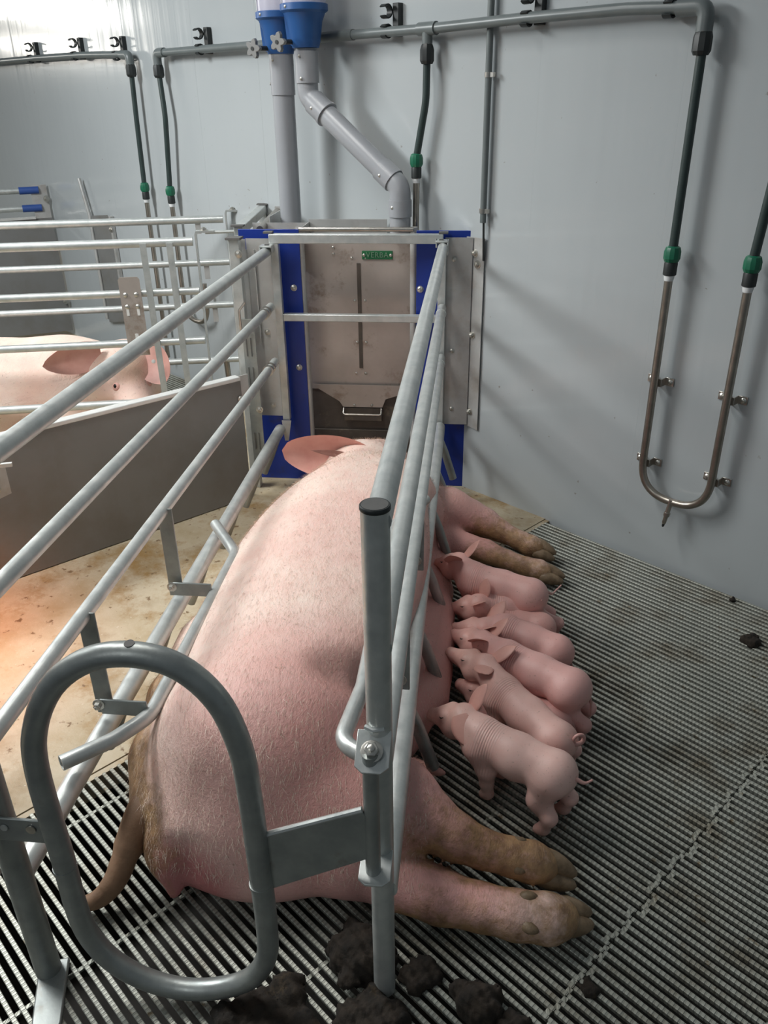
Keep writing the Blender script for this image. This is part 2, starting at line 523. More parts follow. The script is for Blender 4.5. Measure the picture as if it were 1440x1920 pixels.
sf = thing('floor', wp(-0.6, 0.0, 1.3), 'slatted floor of narrow cast metal bars', kind='structure')
slat_field(sf, -1.585, -0.4447, -0.25, WALL - 0.008)
slat_field(sf, -0.4433, 1.10, -0.25, WALL - 0.008)
mb = MB()
for a in (-1.5, -1.15, -0.82, -0.16, 0.18, 0.52, 0.86):
    mb.bar(wp(a, -0.019, 2.7), wp(a, -0.019, 0.01), 0.008, 0.006)
mb.build('cross_rod', 'slat', sf, smooth=30)
tb = MB()
n = -0.25
while n < WALL - 0.03:
    n += 0.0205
    j = random.uniform(-0.012, 0.012)
    tb.box(WD * (-0.444 + j) + WN * n + V((0, 0, -0.0058)), (0.010, 0.0115, 0.006), (WD, WN, Z))
tag(tb.build('joint_tab', 'slat', sf, smooth=30), kind='stuff')

sf2 = thing('floor', wp(-4.6, 0.0, 0.8), 'slatted floor of the pen behind, beyond the concrete', kind='structure')
slat_field(sf2, -5.60, -3.71, 1.15, WALL - 0.008)

# ------------------------------------------------------------------ water pipes on the wall
def clip(a, z):
    t = thing('pipe_clip', wp(a, z, 0.0), None, 'pipe clip', 'black double clips along the water pipe')
    B0 = (WD, WN, Z)
    MB().box(wp(a, z + 0.035, 0.012), (0.030, 0.024, 0.105), B0).build('clip_base', 'black', t, bevel=0.002)
    for dz in (0.0, 0.062):
        mb = MB()
        arc = []
        for k in range(11):
            ang = math.radians(40 + 280 * k / 10)
            arc.append((math.cos(ang), math.sin(ang)))
        ro, ri = 0.0235, 0.0185
        c = wp(a, z + dz, 0.047)
        poly = [(x * ro, y * ro) for x, y in arc] + [(x * ri, y * ri) for x, y in arc[::-1]]
        mb.prism(poly, c - WD * 0.013, -WN, Z, 0.026)
        mb.build('clip_jaw', 'black', t, smooth=30)
    return t

CL = [(-5.45, 1.72, 'leftmost black double pipe clip on the wall, near the left edge'),
      (-4.87, 1.716, 'black double pipe clip second from the left on the wall pipe'),
      (-4.40, 1.70, 'black double pipe clip close to the end elbow of the left pipe run'),
      (-3.62, 1.697, 'black double pipe clip between the left hose pair and the blue dispensers'),
      (-2.40, 1.705, 'black double pipe clip right of the blue dispensers, beside the tee'),
      (-1.775, 1.706, 'black double pipe clip right of the dark upright conduit'),
      (-1.29, 1.70, 'black double pipe clip at the right end of the pipe, near the elbow')]
for a, z, lab in CL:
    tag(clip(a, z), lab)

wl_ = thing('water_pipe', wp(-5.2, 1.71, 0.05), 'grey water pipe run at the far left of the wall, ending in an elbow', 'pipe')
tube_part('pipe', [wp(-6.6, 1.722, 0.047), wp(-5.4, 1.722, 0.047), wp(-4.8, 1.717, 0.047), wp(-4.33, 1.703, 0.047)], 0.0165, 'pipe', wl_)
tube_part('elbow', [wp(-4.37, 1.702, 0.047), wp(-4.293, 1.700, 0.047), wp(-4.293, 1.650, 0.047)], 0.021, 'pipe', wl_, fillet=0.03)
wr_ = thing('water_pipe', wp(-2.6, 1.70, 0.05), 'long grey water pipe along the wall from behind the dispensers to the right', 'pipe')
tube_part('pipe', [wp(-3.99, 1.697, 0.047), wp(-3.2, 1.696, 0.047), wp(-2.6, 1.703, 0.047), wp(-2.2, 1.702, 0.047), wp(-1.8, 1.708, 0.047), wp(-1.45, 1.709, 0.047), wp(-1.24, 1.699, 0.047)], 0.0165, 'pipe', wr_)
tube_part('elbow', [wp(-3.95, 1.697, 0.047), wp(-4.024, 1.697, 0.047), wp(-4.024, 1.645, 0.047)], 0.021, 'pipe', wr_, fillet=0.03)
tube_part('elbow', [wp(-1.29, 1.700, 0.047), wp(-1.207, 1.699, 0.047), wp(-1.207, 1.640, 0.047)], 0.0225, 'pipe', wr_, fillet=0.03)
t_ = MB().tube([wp(-2.26, 1.702, 0.047), wp(-2.18, 1.702, 0.047)], 0.0215)
t_.tube([wp(-2.222, 1.702, 0.047), wp(-2.222, 1.65, 0.047)], 0.0185)
t_.build('tee', 'pipe', wr_)
tube_part('socket', [wp(-2.80, 1.701, 0.047), wp(-2.60, 1.703, 0.047)], 0.019, 'pipe', wr_)

def union(t, p, d=V((0, 0, -1)), s=1.0):
    """hose-to-tube coupling at p pointing along d"""
    p = V(p)
    MB().lathe(p, d, [(0.014 * s, -0.004), (0.020 * s, 0), (0.0235 * s, 0.012), (0.0235 * s, 0.032), (0.019 * s, 0.042)], 12).build('union_nut', 'green', t, smooth=25)
    MB().lathe(p + d * 0.042, d, [(0.017 * s, 0), (0.0185 * s, 0.004), (0.0185 * s, 0.038), (0.016 * s, 0.040)], 14).build('coupling', 'black', t)
    MB().lathe(p + d * 0.080, d, [(0.0135 * s, 0), (0.0150 * s, 0.003), (0.0125 * s, 0.018)], 14).build('thread_tape', 'white', t)

def drinker(label, a_top, z_top, path, z_nut, a_nut, off, tube, s=1.0):
    t = thing('drinker_line', wp(a_nut, z_nut, off), label, 'water pipe')
    MB().lathe(wp(a_top, z_top, 0.047), (0, 0, -1), [(0.017, -0.01), (0.022, 0), (0.0255, 0.012), (0.0255, 0.045), (0.020, 0.055)], 10).build('hose_nut', 'black', t, smooth=25)
    tube_part('hose', path, 0.0125 * s, 'hose', t, fillet=0.3, seg=12, fseg=10)
    union(t, wp(a_nut, z_nut, off), s=s)
    tube_part('steel_tube', tube, 0.0118 * s, 'tube_steel', t, fillet=0.118, seg=14, fseg=14)
    return t

drinker('dark hose and steel tube hanging from the far left pipe elbow', -4.293, 1.655,
        [wp(-4.293, 1.62, 0.047), wp(-4.30, 1.4, 0.05), wp(-4.312, 1.082, 0.05)], 1.09, -4.312, 0.05,
        [wp(-4.312, 0.99, 0.05), wp(-4.312, 0.12, 0.05)], 1.05)
t2 = drinker('bowed dark hose and steel tube left of the dispensers, second from the left', -4.024, 1.645,
        [wp(-4.024, 1.61, 0.047), wp(-4.00, 1.42, 0.055), wp(-4.05, 1.080, 0.05)], 1.087, -4.05, 0.05,
        [wp(-4.05, 0.99, 0.05), wp(-4.05, 0.40, 0.05), wp(-3.82, 0.40, 0.05), wp(-3.82, 0.62, 0.05)], 1.05)
drinker('dark hose and steel tube dropping behind the right end of the trough', -2.222, 1.650,
        [wp(-2.222, 1.61, 0.047), wp(-2.225, 1.48, 0.047), wp(-2.267, 1.295, 0.05)], 1.302, -2.268, 0.05,
        [wp(-2.268, 1.205, 0.05), wp(-2.272, 0.85, 0.05)], 1.05)
t4 = drinker('U-shaped steel drinker tube with two green nuts on the right wall', -1.207, 1.640,
        [wp(-1.205, 1.60, 0.047), wp(-1.204, 1.072, 0.05)], 1.083, -1.204, 0.05,
        [wp(-1.204, 0.985, 0.05), wp(-1.204, 0.270, 0.045), wp(-0.962, 0.270, 0.045), wp(-0.960, 0.985, 0.05)], 1.08)
union(t4, wp(-0.960, 1.083, 0.05), s=1.08)
tube_part('hose', [wp(-0.960, 1.072, 0.05), wp(-0.945, 1.30, 0.05), wp(-0.900, 1.50, 0.05), wp(-0.880, 1.64, 0.047)], 0.0135, 'hose', t4)
tube_part('hose_nut', [wp(-0.880, 1.60, 0.047), wp(-0.880, 1.66, 0.047)], 0.024, 'black', t4)
tube_part('supply_pipe', [wp(-0.880, 1.65, 0.047), wp(-0.880, 1.705, 0.047), wp(0.9, 1.705, 0.047)], 0.0175, 'pipe', t4, fillet=0.03)
for a, z in ((-1.204, 0.659), (-1.204, 0.376), (-0.962, 0.655), (-0.962, 0.380)):
    mb = MB()
    for s in (-1, 1):
        mb.box(wp(a + s * 0.031, z, 0.003), (0.030, 0.004, 0.026), (WD, WN, Z))
        mb.box(wp(a + s * 0.0165, z, 0.018), (0.003, 0.032, 0.026), (WD, WN, Z))
    mb.box(wp(a, z, 0.034), (0.036, 0.003, 0.026), (WD, WN, Z))
    bk = mb.build('bracket', 'bright_steel', t4, bevel=0.001)
    for s in (-1, 1):
        MB().dome(wp(a + s * 0.034, z, 0.006), -WN, 0.0085).build('screw', 'bolt', bk)
nd = (V((0, 0, -1)) - WN * 0.12 - WD * 0.10).normalized()
MB().lathe(wp(-1.083, 0.268, 0.05), nd, [(0.0085, -0.012), (0.0085, 0.034), (0.011, 0.036), (0.011, 0.048), (0.0075, 0.050), (0.0075, 0.072), (0.006, 0.078)], 12).build('nipple', 'bright_steel', t4, smooth=30)
MB().lathe(wp(-1.083, 0.268, 0.05) + nd * 0.070, nd, [(0.0045, 0), (0.0045, 0.016), (0.0025, 0.020)], 10).build('nipple_pin', 'black', t4)

cd_ = thing('conduit', wp(-1.963, 1.1, 0.03), 'dark upright conduit pipe with steel clamps at the feeder corner', 'conduit')
tube_part('pipe', [wp(-1.964, 1.80, 0.022), wp(-1.962, 1.085, 0.022)], 0.0115, 'pipe', cd_)
tube_part('cable', [wp(-1.962, 1.09, 0.018), wp(-1.960, 0.95, 0.012)], 0.004, 'black', cd_, seg=8)
for z in (1.556, 1.125):
    mb = MB().lathe(wp(-1.963, z - 0.008, 0.022), (0, 0, 1), [(0.0135, 0), (0.0135, 0.016)], 14)
    mb.box(wp(-1.945, z, 0.022), (0.012, 0.012, 0.014), (WD, WN, Z))
    mb.build('clamp', 'bright_steel', cd_)

# ------------------------------------------------------------------ feed dispensers and their down pipes
def screw_row(t, spots):
    for p in spots:
        MB().dome(p, (p - wp(0, 0, 0)).normalized() * 0 + (-WN), 0.0055).build('screw', 'bolt', t)

def dispenser(a, off, zb, label):
    t = thing('feed_dispenser', wp(a, zb, off), label, 'feed dispenser')
    c = wp(a, zb, off)
    cup = MB().lathe(c, (0, 0, 1), [(0.050, 0), (0.056, 0.02), (0.066, 0.085), (0.078, 0.112), (0.087, 0.118), (0.089, 0.120), (0.089, 0.140), (0.084, 0.142)], 36).build('cup', 'cup_blue', t, smooth=30)
    MB().lathe(c + Z * 0.138, (0, 0, 1), [(0.0815, 0), (0.0815, 0.40)], 36).build('hopper_tube', 'clear', t)
    mb = MB()
    lx = (-WD * 0.85 - WN * 0.5).normalized(); ly = Z
    for s in (-0.9, 0.0):
        d = (Matrix.Rotation(s, 3, 'Z') @ lx)
        mb.prism([(0.045, 0.0), (0.076, 0.02), (0.084, 0.115), (0.05, 0.115)], c + d.cross(Z) * 0.006, d, Z, 0.012)
    mb.build('rib', 'cup_blue', cup, smooth=20)
    st = MB()
    ang = math.radians(200)
    strip = []
    for k in range(5):
        aa = math.radians(12 * k - 24)
        d = Matrix.Rotation(aa, 3, 'Z') @ ((-WD * 0.75 - WN * 0.66).normalized())
        strip.append((c + d * 0.083 + Z * 0.145, c + d * 0.083 + Z * 0.50))
    vs = [p for pr in strip for p in pr]
    st.add(vs, [(2 * k, 2 * k + 2, 2 * k + 3, 2 * k + 1) for k in range(4)])
    st.build('scale_strip', 'white', t)
    kd = V((-0.42, -0.90, -0.05)).normalized()
    kc = c + V((-0.085, -0.070, 0.018))
    tube_part('knob_stem', [c + Z * 0.02 + V((-0.03, -0.01, 0)), kc], 0.009, 'black', t, seg=10)
    ux, uy, uz = frame(kd)
    poly = []
    for k in range(20):
        an = 2 * math.pi * k / 20
        r = 0.036 if k % 4 in (0,) else (0.030 if k % 4 in (1, 3) else 0.020)
        poly.append((r * math.cos(an), r * math.sin(an)))
    kn = MB().prism(poly, kc, ux, uy, 0.016).build('star_knob', 'knob', t, smooth=20, bevel=0.002)
    MB().lathe(kc + kd * 0.0165, kd, [(0.007, 0), (0.007, 0.002)], 12).build('knob_hole', 'black', kn)
    bolts(t, [(c - WN * 0.089 + Z * 0.130, -WN)], 'screw', 0.005, dome=True)
    return t

L = dispenser(-2.895, 0.165, 1.648, 'left of the two blue-bottomed clear feed dispensers, above the straight pipe')
R_ = dispenser(-2.728, 0.175, 1.662, 'right of the two blue-bottomed clear feed dispensers, above the slanting pipe')

fp1 = thing('feed_pipe', wp(-2.895, 0.9, 0.165), 'straight upright grey feed pipe below the left dispenser', 'feed pipe')
tube_part('pipe', [wp(-2.895, 0.92, 0.165), wp(-2.895, 1.60, 0.165)], 0.0440, 'pvc', fp1, seg=28)
tube_part('sleeve', [wp(-2.895, 1.505, 0.165), wp(-2.895, 1.652, 0.165)], 0.0480, 'pvc', fp1, seg=28)
bolts(fp1, [(wp(-2.888, 1.628, 0.213), -WN), (wp(-2.925, 1.545, 0.203), -WN - WD * 0.7)], 'screw', 0.005, dome=True)
fp2 = thing('feed_pipe', wp(-2.30, 0.95, 0.10), 'slanting grey feed pipe with two bends from the right dispenser', 'feed pipe')
A_, B_, C_, D_ = wp(-2.728, 1.66, 0.175), wp(-2.728, 1.50, 0.175), wp(-2.300, 1.192, 0.105), wp(-2.300, 1.012, 0.105)
dd = (C_ - B_).normalized()
tube_part('pipe', [A_, B_, C_, D_], 0.0400, 'pvc', fp2, seg=28, fillet=0.05)
tube_part('sleeve', [wp(-2.728, 1.545, 0.175), wp(-2.728, 1.652, 0.175)], 0.0455, 'pvc', fp2, seg=28)
tube_part('sleeve', [B_ + dd * 0.035, B_ + dd * 0.105], 0.0455, 'pvc', fp2, seg=28)
tube_part('sleeve_lip', [B_ + dd * 0.100, B_ + dd * 0.112], 0.0485, 'pvc', fp2, seg=28)
tube_part('sleeve', [C_ - dd * 0.105, C_ - dd * 0.035], 0.0450, 'pvc', fp2, seg=28)
tube_part('sleeve', [C_ - Z * 0.045, C_ - Z * 0.105], 0.0440, 'pvc', fp2, seg=28)
sn = (-WN * 0.9 + WD * 0.1 - Z * 0.1)
bolts(fp2, [(wp(-2.715, 1.635, 0.221), -WN), (wp(-2.712, 1.560, 0.221), -WN), (B_ + dd * 0.07 - WN * 0.0455, -WN), (C_ - dd * 0.07 - WN * 0.045, -WN), (C_ - Z * 0.07 - WN * 0.044, -WN)], 'screw', 0.005, dome=True)

# ------------------------------------------------------------------ feeder with stainless back, blue side panels and name plate
fd = thing('sow_feeder', (-0.45, 3.28, 0.0), 'stainless sow feeder with blue side panels and a green name plate', 'feeder')
X, Y = V((1, 0, 0)), V((0, 1, 0))
MB().box((-0.452, 3.305, 0.69), (0.46, 0.004, 0.62)).build('back_plate', 'stainless', fd)
# feed chute: sheet that leans forward and narrows in a dirty curved outline
poly = [(-0.205, 0.0), (0.205, 0.0), (0.205, -0.012), (0.15, -0.045), (0.10, -0.062), (0.085, -0.10), (-0.085, -0.10), (-0.10, -0.075), (-0.14, -0.05), (-0.20, -0.012)]
MB().prism(poly, (-0.452, 3.288, 0.405), (1, 0, 0), (0, -0.05, 1), 0.003).build('chute_flap', 'stainless', fd, smooth=20)
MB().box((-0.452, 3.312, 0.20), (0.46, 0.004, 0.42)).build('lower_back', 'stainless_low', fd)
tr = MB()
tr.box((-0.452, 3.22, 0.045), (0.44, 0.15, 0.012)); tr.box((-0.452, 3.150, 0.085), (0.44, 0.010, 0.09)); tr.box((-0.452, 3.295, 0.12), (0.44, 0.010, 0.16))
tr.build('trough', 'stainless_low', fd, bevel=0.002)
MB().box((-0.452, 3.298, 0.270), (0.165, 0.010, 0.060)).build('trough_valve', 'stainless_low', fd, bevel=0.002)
tube_part('feed_bar', [(-0.533, 3.285, 0.30), (-0.533, 3.262, 0.280), (-0.370, 3.262, 0.280), (-0.370, 3.285, 0.30)], 0.0048, 'bright_steel', fd, fillet=0.01, seg=10)
MB().box((-0.455, 3.3015, 0.69), (0.015, 0.004, 0.43)).build('slot', 'stainless_low', fd)
bolts(fd, [((-0.555, 3.302, 0.965), -Y), ((-0.555, 3.302, 0.940), -Y), ((-0.482, 3.302, 0.925), -Y), ((-0.427, 3.302, 0.925), -Y),
           ((-0.474, 3.302, 0.757), -Y), ((-0.432, 3.302, 0.757), -Y), ((-0.470, 3.302, 0.585), -Y), ((-0.432, 3.302, 0.585), -Y),
           ((-0.477, 3.302, 0.452), -Y), ((-0.437, 3.302, 0.452), -Y), ((-0.487, 3.286, 0.315), -Y), ((-0.412, 3.286, 0.315), -Y)], 'rivet', 0.005, dome=True)
pl = MB().box((-0.379, 3.301, 0.937), (0.122, 0.004, 0.033)).build('name_plate', 'plate_green', fd, bevel=0.001)
bolts(pl, [((-0.432, 3.299, 0.937), -Y), ((-0.325, 3.299, 0.937), -Y)], 'rivet', 0.005, dome=True)
fc = bpy.data.curves.new('lettering', 'FONT')
fc.body = 'VERBA'; fc.size = 0.029; fc.extrude = 0.0006; fc.align_x = 'CENTER'; fc.align_y = 'CENTER'; fc.space_character = 1.08
tmp = bpy.data.objects.new('lettering_curve', fc); COL.objects.link(tmp)
dg = bpy.context.evaluated_depsgraph_get()
me = bpy.data.meshes.new_from_object(tmp.evaluated_get(dg)); bpy.data.objects.remove(tmp)
lt = bpy.data.objects.new('lettering', me); COL.objects.link(lt); me.materials.clear(); me.materials.append(M['letter'])
lt.parent = pl; lt.rotation_euler = (math.pi / 2, 0, 0); lt.location = V((-0.379, 3.2982, 0.937)) - fd.location
# blue panels
def blue(name, x0, x1, y, z0=0.0, z1=1.048, th=0.010):
    return MB().box(((x0 + x1) / 2, y + th / 2, (z0 + z1) / 2), (x1 - x0, th, z1 - z0)).build(name, 'blue', fd, bevel=0.001)
blue('blue_panel', -0.905, -0.668, 3.195)
blue('blue_panel', -0.215, -0.010, 3.172)
bolts(fd, [((-0.700, 3.195, 0.829), -Y), ((-0.698, 3.195, 0.506), -Y), ((-0.200, 3.172, 0.833), -Y), ((-0.200, 3.172, 0.506), -Y)], 'washer_screw', 0.011, dome=True)
for x in (-0.668, -0.228):
    tube_part('guide_tube', [(x, 3.215, 0.14), (x, 3.215, 1.055)], 0.0150, 'galv_sheet', fd)
tube_part('top_rod', [(-0.668, 3.205, 1.048), (-0.228, 3.205, 1.048)], 0.009, 'bright_steel', fd, seg=10)
for c_, d_ in (((-0.512, 3.43, 0.98), (0.32, 0.004, 0.15)), ((-0.672, 3.325, 0.96), (0.004, 0.21, 0.17)), ((-0.218, 3.262, 0.96), (0.004, 0.09, 0.17))):
    MB().box(c_, d_).build('hopper_sheet', 'galv_sheet', fd)
MB().box((-0.79, 3.44, 0.965), (0.24, 0.004, 0.15)).build('side_hopper_sheet', 'galv_sheet', fd)
bolts(fd, [((-0.73, 3.437, 1.005), -Y)], 'bolt', 0.009)

# neighbouring pen's feeder, seen end-on behind the left corner
nf = thing('sow_feeder', (-0.95, 3.55, 0.0), 'head frame of the pen behind, two sloping tubes at the left corner', 'feeder')
P0, P1 = V((-0.925, 3.27, 1.03)), V((-0.995, 3.97, 1.03))
MB().bar(P0, P1, 0.036, 0.036).build('frame_tube', 'galv', nf, bevel=0.003)
tube_part('inner_rod', [P0 + V((0.075, 0.05, 0.0)), P1 + V((0.08, -0.02, 0.0))], 0.014, 'tube_steel', nf)
for p, w_ in ((P0, 0.05), (P1, 0.05)):
    MB().box(p + Z * 0.022, (w_, 0.03, 0.006)).build('end_cap', 'cap_grey', nf)
for p in (P0, P1):
    MB().bar(p - Z * 0.02, V((p.x, p.y, 0.02)), 0.034, 0.034, (0, 1, 0)).build('upright', 'galv', nf)
MB().box((-0.845, 3.72, 0.98), (0.004, 0.50, 0.16)).build('hopper_sheet', 'galv_sheet', nf)
MB().box((-0.82, 3.90, 0.98), (0.20, 0.004, 0.14)).build('back_sheet', 'galv_sheet', nf)

# ------------------------------------------------------------------ front frame of the crate at the feeder
ff = thing('feeder_gate', (-0.44, 3.14, 0.0), 'square-tube head frame in front of the stainless feeder, with two side sheets', 'gate')
MB().bar((-0.770, 3.14, 1.024), (-0.113, 3.14, 1.024), 0.034, 0.034).build('top_rail', 'galv', ff, bevel=0.003)
MB().bar((-0.735, 3.14, 0.727), (-0.130, 3.14, 0.727), 0.028, 0.028).build('middle_rail', 'galv', ff, bevel=0.003)
MB().bar((-0.751, 3.14, 1.008), (-0.751, 3.14, 0.30), 0.030, 0.030, (0, 1, 0)).build('upright', 'galv', ff, bevel=0.002)
MB().bar((-0.116, 3.14, 1.008), (-0.116, 3.14, 0.19), 0.030, 0.030, (0, 1, 0)).build('upright', 'galv', ff, bevel=0.002)
for x in (-0.775, -0.113):
    MB().box((x, 3.148, 1.045), (0.034, 0.034, 0.006)).build('end_cap', 'cap_grey', ff)
MB().prism([(-0.012, 0.07), (0.028, 0.07), (0.012, -0.02), (-0.004, -0.02)], (-0.757, 3.118, 0.232), X, Z, 0.003).build('lip', 'galv_sheet', ff)
# left side sheet with folds, right cover sheet with a flange on the wall
MB().box((-0.817, 3.165, 0.662), (0.105, 0.003, 0.715)).build('side_sheet', 'galv_sheet', ff)
MB().box((-0.883, 3.150, 0.662), (0.030, 0.003, 0.715)).build('side_sheet', 'galv_sheet', ff)
for x, z0 in ((-0.868, 0.10), (-0.838, 0.62)):
    MB().bar((x, 3.155, 0.98), (x, 3.155, z0), 0.004, 0.012, (0, 1, 0)).build('fold', 'galv_sheet', ff)
bolts(ff, [((-0.812, 3.163, 0.660), -Y), ((-0.812, 3.163, 0.352), -Y)], 'bolt', 0.008)
MB().box((-0.055, 3.148, 0.660), (0.102, 0.003, 0.735)).build('cover_sheet', 'galv_sheet', ff)
q0 = V((-0.020, 3.148, 0)); 
MB().prism([(0, 0.292), (0.090, 0.279), (0.090, 1.028), (0, 1.028)], wp(-2.050, 0, 0.006), WD, Z, 0.003).build('wall_flange', 'galv_sheet', ff)
bolts(ff, [(wp(-2.005, 0.972, 0.008), -WN), (wp(-1.990, 0.933, 0.008), -WN), (wp(-2.003, 0.665, 0.008), -WN), (wp(-2.003, 0.350, 0.008), -WN)], 'bolt', 0.010, 0.010)
bolts(ff, [((-0.072, 3.146, 0.95), -Y), ((-0.072, 3.146, 0.60), -Y), ((-0.068, 3.146, 0.36), -Y)], 'rivet', 0.008, dome=True)

# ------------------------------------------------------------------ corner post, divider board
dp = thing('corner_post', (-0.895, 3.10, 0.0), 'slotted galvanised corner post between divider board and left crate side', 'post')
MB().bar((-0.898, 3.11, 0.0), (-0.898, 3.11, 1.025), 0.040, 0.040, (0, 1, 0)).build('post', 'galv', dp, bevel=0.002)
MB().box((-0.898, 3.11, 1.029), (0.056, 0.056, 0.008)).build('cap', 'cap_grey', dp)
MB().box((-0.868, 3.085, 0.40), (0.050, 0.004, 0.66)).build('slotted_strip', 'galv_dark', dp)
for x in (-0.880, -0.862):
    for z in (0.62, 0.50, 0.22):
        MB().box((x, 3.082, z), (0.004, 0.003, 0.075)).build('slot', 'cap_grey', dp)
mb = MB().tube([(-0.885, 3.075, 0.69), (-0.885, 3.04, 0.70), (-0.885, 3.04, 0.775), (-0.860, 3.04, 0.805)], 0.005, seg=8, fillet=0.01)
mb.build('latch_lever', 'bright_steel', dp)
bolts(dp, [((-0.880, 3.088, 0.975), -Y), ((-0.85, 3.082, 0.36), -Y)], 'bolt', 0.010)
for z in (0.702, 0.475):
    mb = MB().tube([(-0.778 + 0.021 * math.cos(a), 3.02 + 0.0, z + 0.068 * 0 + 0.021 * math.sin(a)) for a in np.linspace(0, 2 * math.pi, 16, endpoint=False)], 0.006, seg=8, closed=True)
ddir = V((-0.685, -0.73, 0)).normalized()
dnr = V((0.73, -0.685, 0)).normalized()
D0 = V((-0.905, 3.005, 0))
db = thing('divider_board', D0 + ddir * 0.4, 'grey divider board with a pale capping, left of the crate', 'divider')
hgt = 0.51
poly = [(0.0, 0.004), (2.0, 0.004), (2.0, hgt), (0.0, hgt)]
MB().prism(poly, D0 - dnr * 0.018, ddir, Z, -0.035).build('board', 'board', db)
MB().bar(D0 + Z * (hgt + 0.008) - dnr * 0.000, D0 + ddir * 2.0 + Z * (hgt + 0.008), 0.040, 0.016).build('capping', 'board_edge', db, bevel=0.003)
MB().box(D0 + V((0.012, 0.010, 0.46)), (0.055, 0.004, 0.13), (ddir, dnr, Z)).build('end_bracket', 'galv_sheet', db)
bolts(db, [(D0 + ddir * 0.01 + dnr * 0.022 + Z * 0.44, dnr)], 'bolt', 0.010, dome=True)

cb = thing('creep_lid', (-1.50, 2.06, 0.30), 'blue-edged lid corner at the left picture edge in front of the board', 'creep lid')
MB().prism([(0, 0), (0.55, 0), (0.55, 0.012), (0, 0.012)], (-1.418, 2.20, 0.488), (-0.93, -0.36, 0), (-0.36, 0.93, 0), 0.012).build('lid_edge', 'board_edge', cb)
MB().box((-1.462, 2.168, 0.43), (0.004, 0.08, 0.10), (X, V((0.36, 0.93, 0)), Z)).build('bracket', 'galv_sheet', cb)
MB().prism([(0.06, 0), (0.55, 0), (0.55, 0.10), (0.10, 0.10)], (-1.430, 2.19, 0.36), (-0.93, -0.36, 0), Z, 0.01).build('blue_side', 'blue', cb)
MB().prism([(0.25, 0), (0.50, 0), (0.50, 0.06), (0.25, 0.06)], (-1.430, 2.19, 0.0), (-0.93, -0.36, 0), (0, 0, 1), 0.01)
MB().bar((-1.80, 2.04, 0.0), (-1.80, 2.04, 0.49), 0.03, 0.03, (0, 1, 0)).build('leg', 'galv', cb)
bolts(cb, [((-1.459, 2.165, 0.455), (0.93, -0.36, 0)), ((-1.459, 2.165, 0.41), (0.93, -0.36, 0))], 'bolt', 0.007, dome=True)

# ------------------------------------------------------------------ crate sides
def crate_side(x, heights, sgn, label, with_post_cap):
    """sgn +1: inside of the crate is towards +x"""
    t = thing('crate_railing', (x, 0.93, 0.0), label, 'railing')
    y0, y1 = 0.94, 3.115
    for k, (z0, z1, r) in enumerate(heights):
        mb = MB()
        if k == 3:
            mb.tube([(x, y0, z0), (x, y1, z1)], r, seg=20)
        else:
            mb.tube([(x, y0, z0), (x, y1, z1)], r, seg=20)
        mb.build('rail', 'galv', t)
    # hook ears where rails meet the head frame
    zt = heights[0][1]
    mb = MB()
    mb.box((x + sgn * 0.004, 3.105, zt + 0.022), (0.046, 0.05, 0.006)); mb.box((x - sgn * 0.018, 3.105, zt), (0.005, 0.05, 0.05)); mb.box((x + sgn * 0.024, 3.112, zt + 0.012), (0.005, 0.035, 0.026))
    mb.build('hook', 'galv', t, bevel=0.001)
    MB().box((x + sgn * 0.006, 3.10, zt + 0.027), (0.016, 0.010, 0.004)).build('pin', 'cap_grey', t)
    for k in (1, 2):
        z = heights[k][1]
        for yy in (2.995, 3.03):
            if sgn > 0:
                MB().lathe((x, yy - 0.004, z), (0, 1, 0), [(0.0185, 0), (0.0215, 0.0005), (0.0215, 0.008), (0.0185, 0.0085)], 20).build('collar', 'bright_steel', t)
        if sgn < 0:
            MB().lathe((x, 3.02, z), (0, 1, 0), [(0.0185, 0), (0.020, 0.004), (0.0185, 0.008)], 20).build('weld_ring', 'galv', t)
    # hanging finger tubes below the bottom rail
    zb = heights[3][0]
    for yy in (1.42, 1.72, 2.05, 2.40, 2.72, 3.03):
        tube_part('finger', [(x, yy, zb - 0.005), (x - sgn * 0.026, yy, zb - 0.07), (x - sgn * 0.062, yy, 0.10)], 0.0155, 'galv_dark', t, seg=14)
    # straps from the third rail, arms and the swinging guard bar
    z3 = heights[2][0]
    off = 0.118 if sgn > 0 else 0.080
    bx = x + sgn * off
    zbar = 0.312 if sgn > 0 else 0.425
    for yy in (1.325, 1.80):
        MB().box((x + sgn * 0.006, yy, (z3 + zbar) / 2 - 0.006), (0.040, 0.005, z3 - zbar + 0.03)).build('strap', 'galv_dark', t, bevel=0.002)
        MB().box((x + sgn * off * 0.5, yy - 0.018, zbar + 0.012), (off * 0.9, 0.006, 0.040)).build('arm', 'galv_dark', t, bevel=0.002)
        bolts(t, [((x + sgn * 0.004, yy - 0.0215, zbar + 0.020), -Y)], 'bolt', 0.009, 0.010)
    e_ = [(x - sgn * 0.010, 1.145, zbar + 0.002), (bx - sgn * 0.050, 1.222, zbar)] if sgn > 0 else [(x + sgn * 0.010, 1.085, zbar), (bx + sgn * 0.022, 1.135, zbar)]
    MB().tube(e_ + [(bx, 1.30, zbar), (bx, 2.00, zbar), (x + sgn * 0.004, 2.175, zbar + 0.0)], 0.0165, seg=18, fillet=0.10 if sgn > 0 else 0.05, hollow=0.82).build('guard_bar', 'galv', t)
    if sgn > 0:
        bd = (V(e_[1]) - V(e_[0])).normalized()
        MB().lathe(V(e_[0]) + bd * 0.006, bd, [(0.0134, 0), (0.0134, 0.002)], 18).build('bore_shade', 'dark', t)  # dark disc inside the open end, paints the shade of the hollow tube
    # rear post
    py = 0.948 if sgn < 0 else 0.925
    px = x - (0.010 if sgn < 0 else -0.012)
    return t, px, py

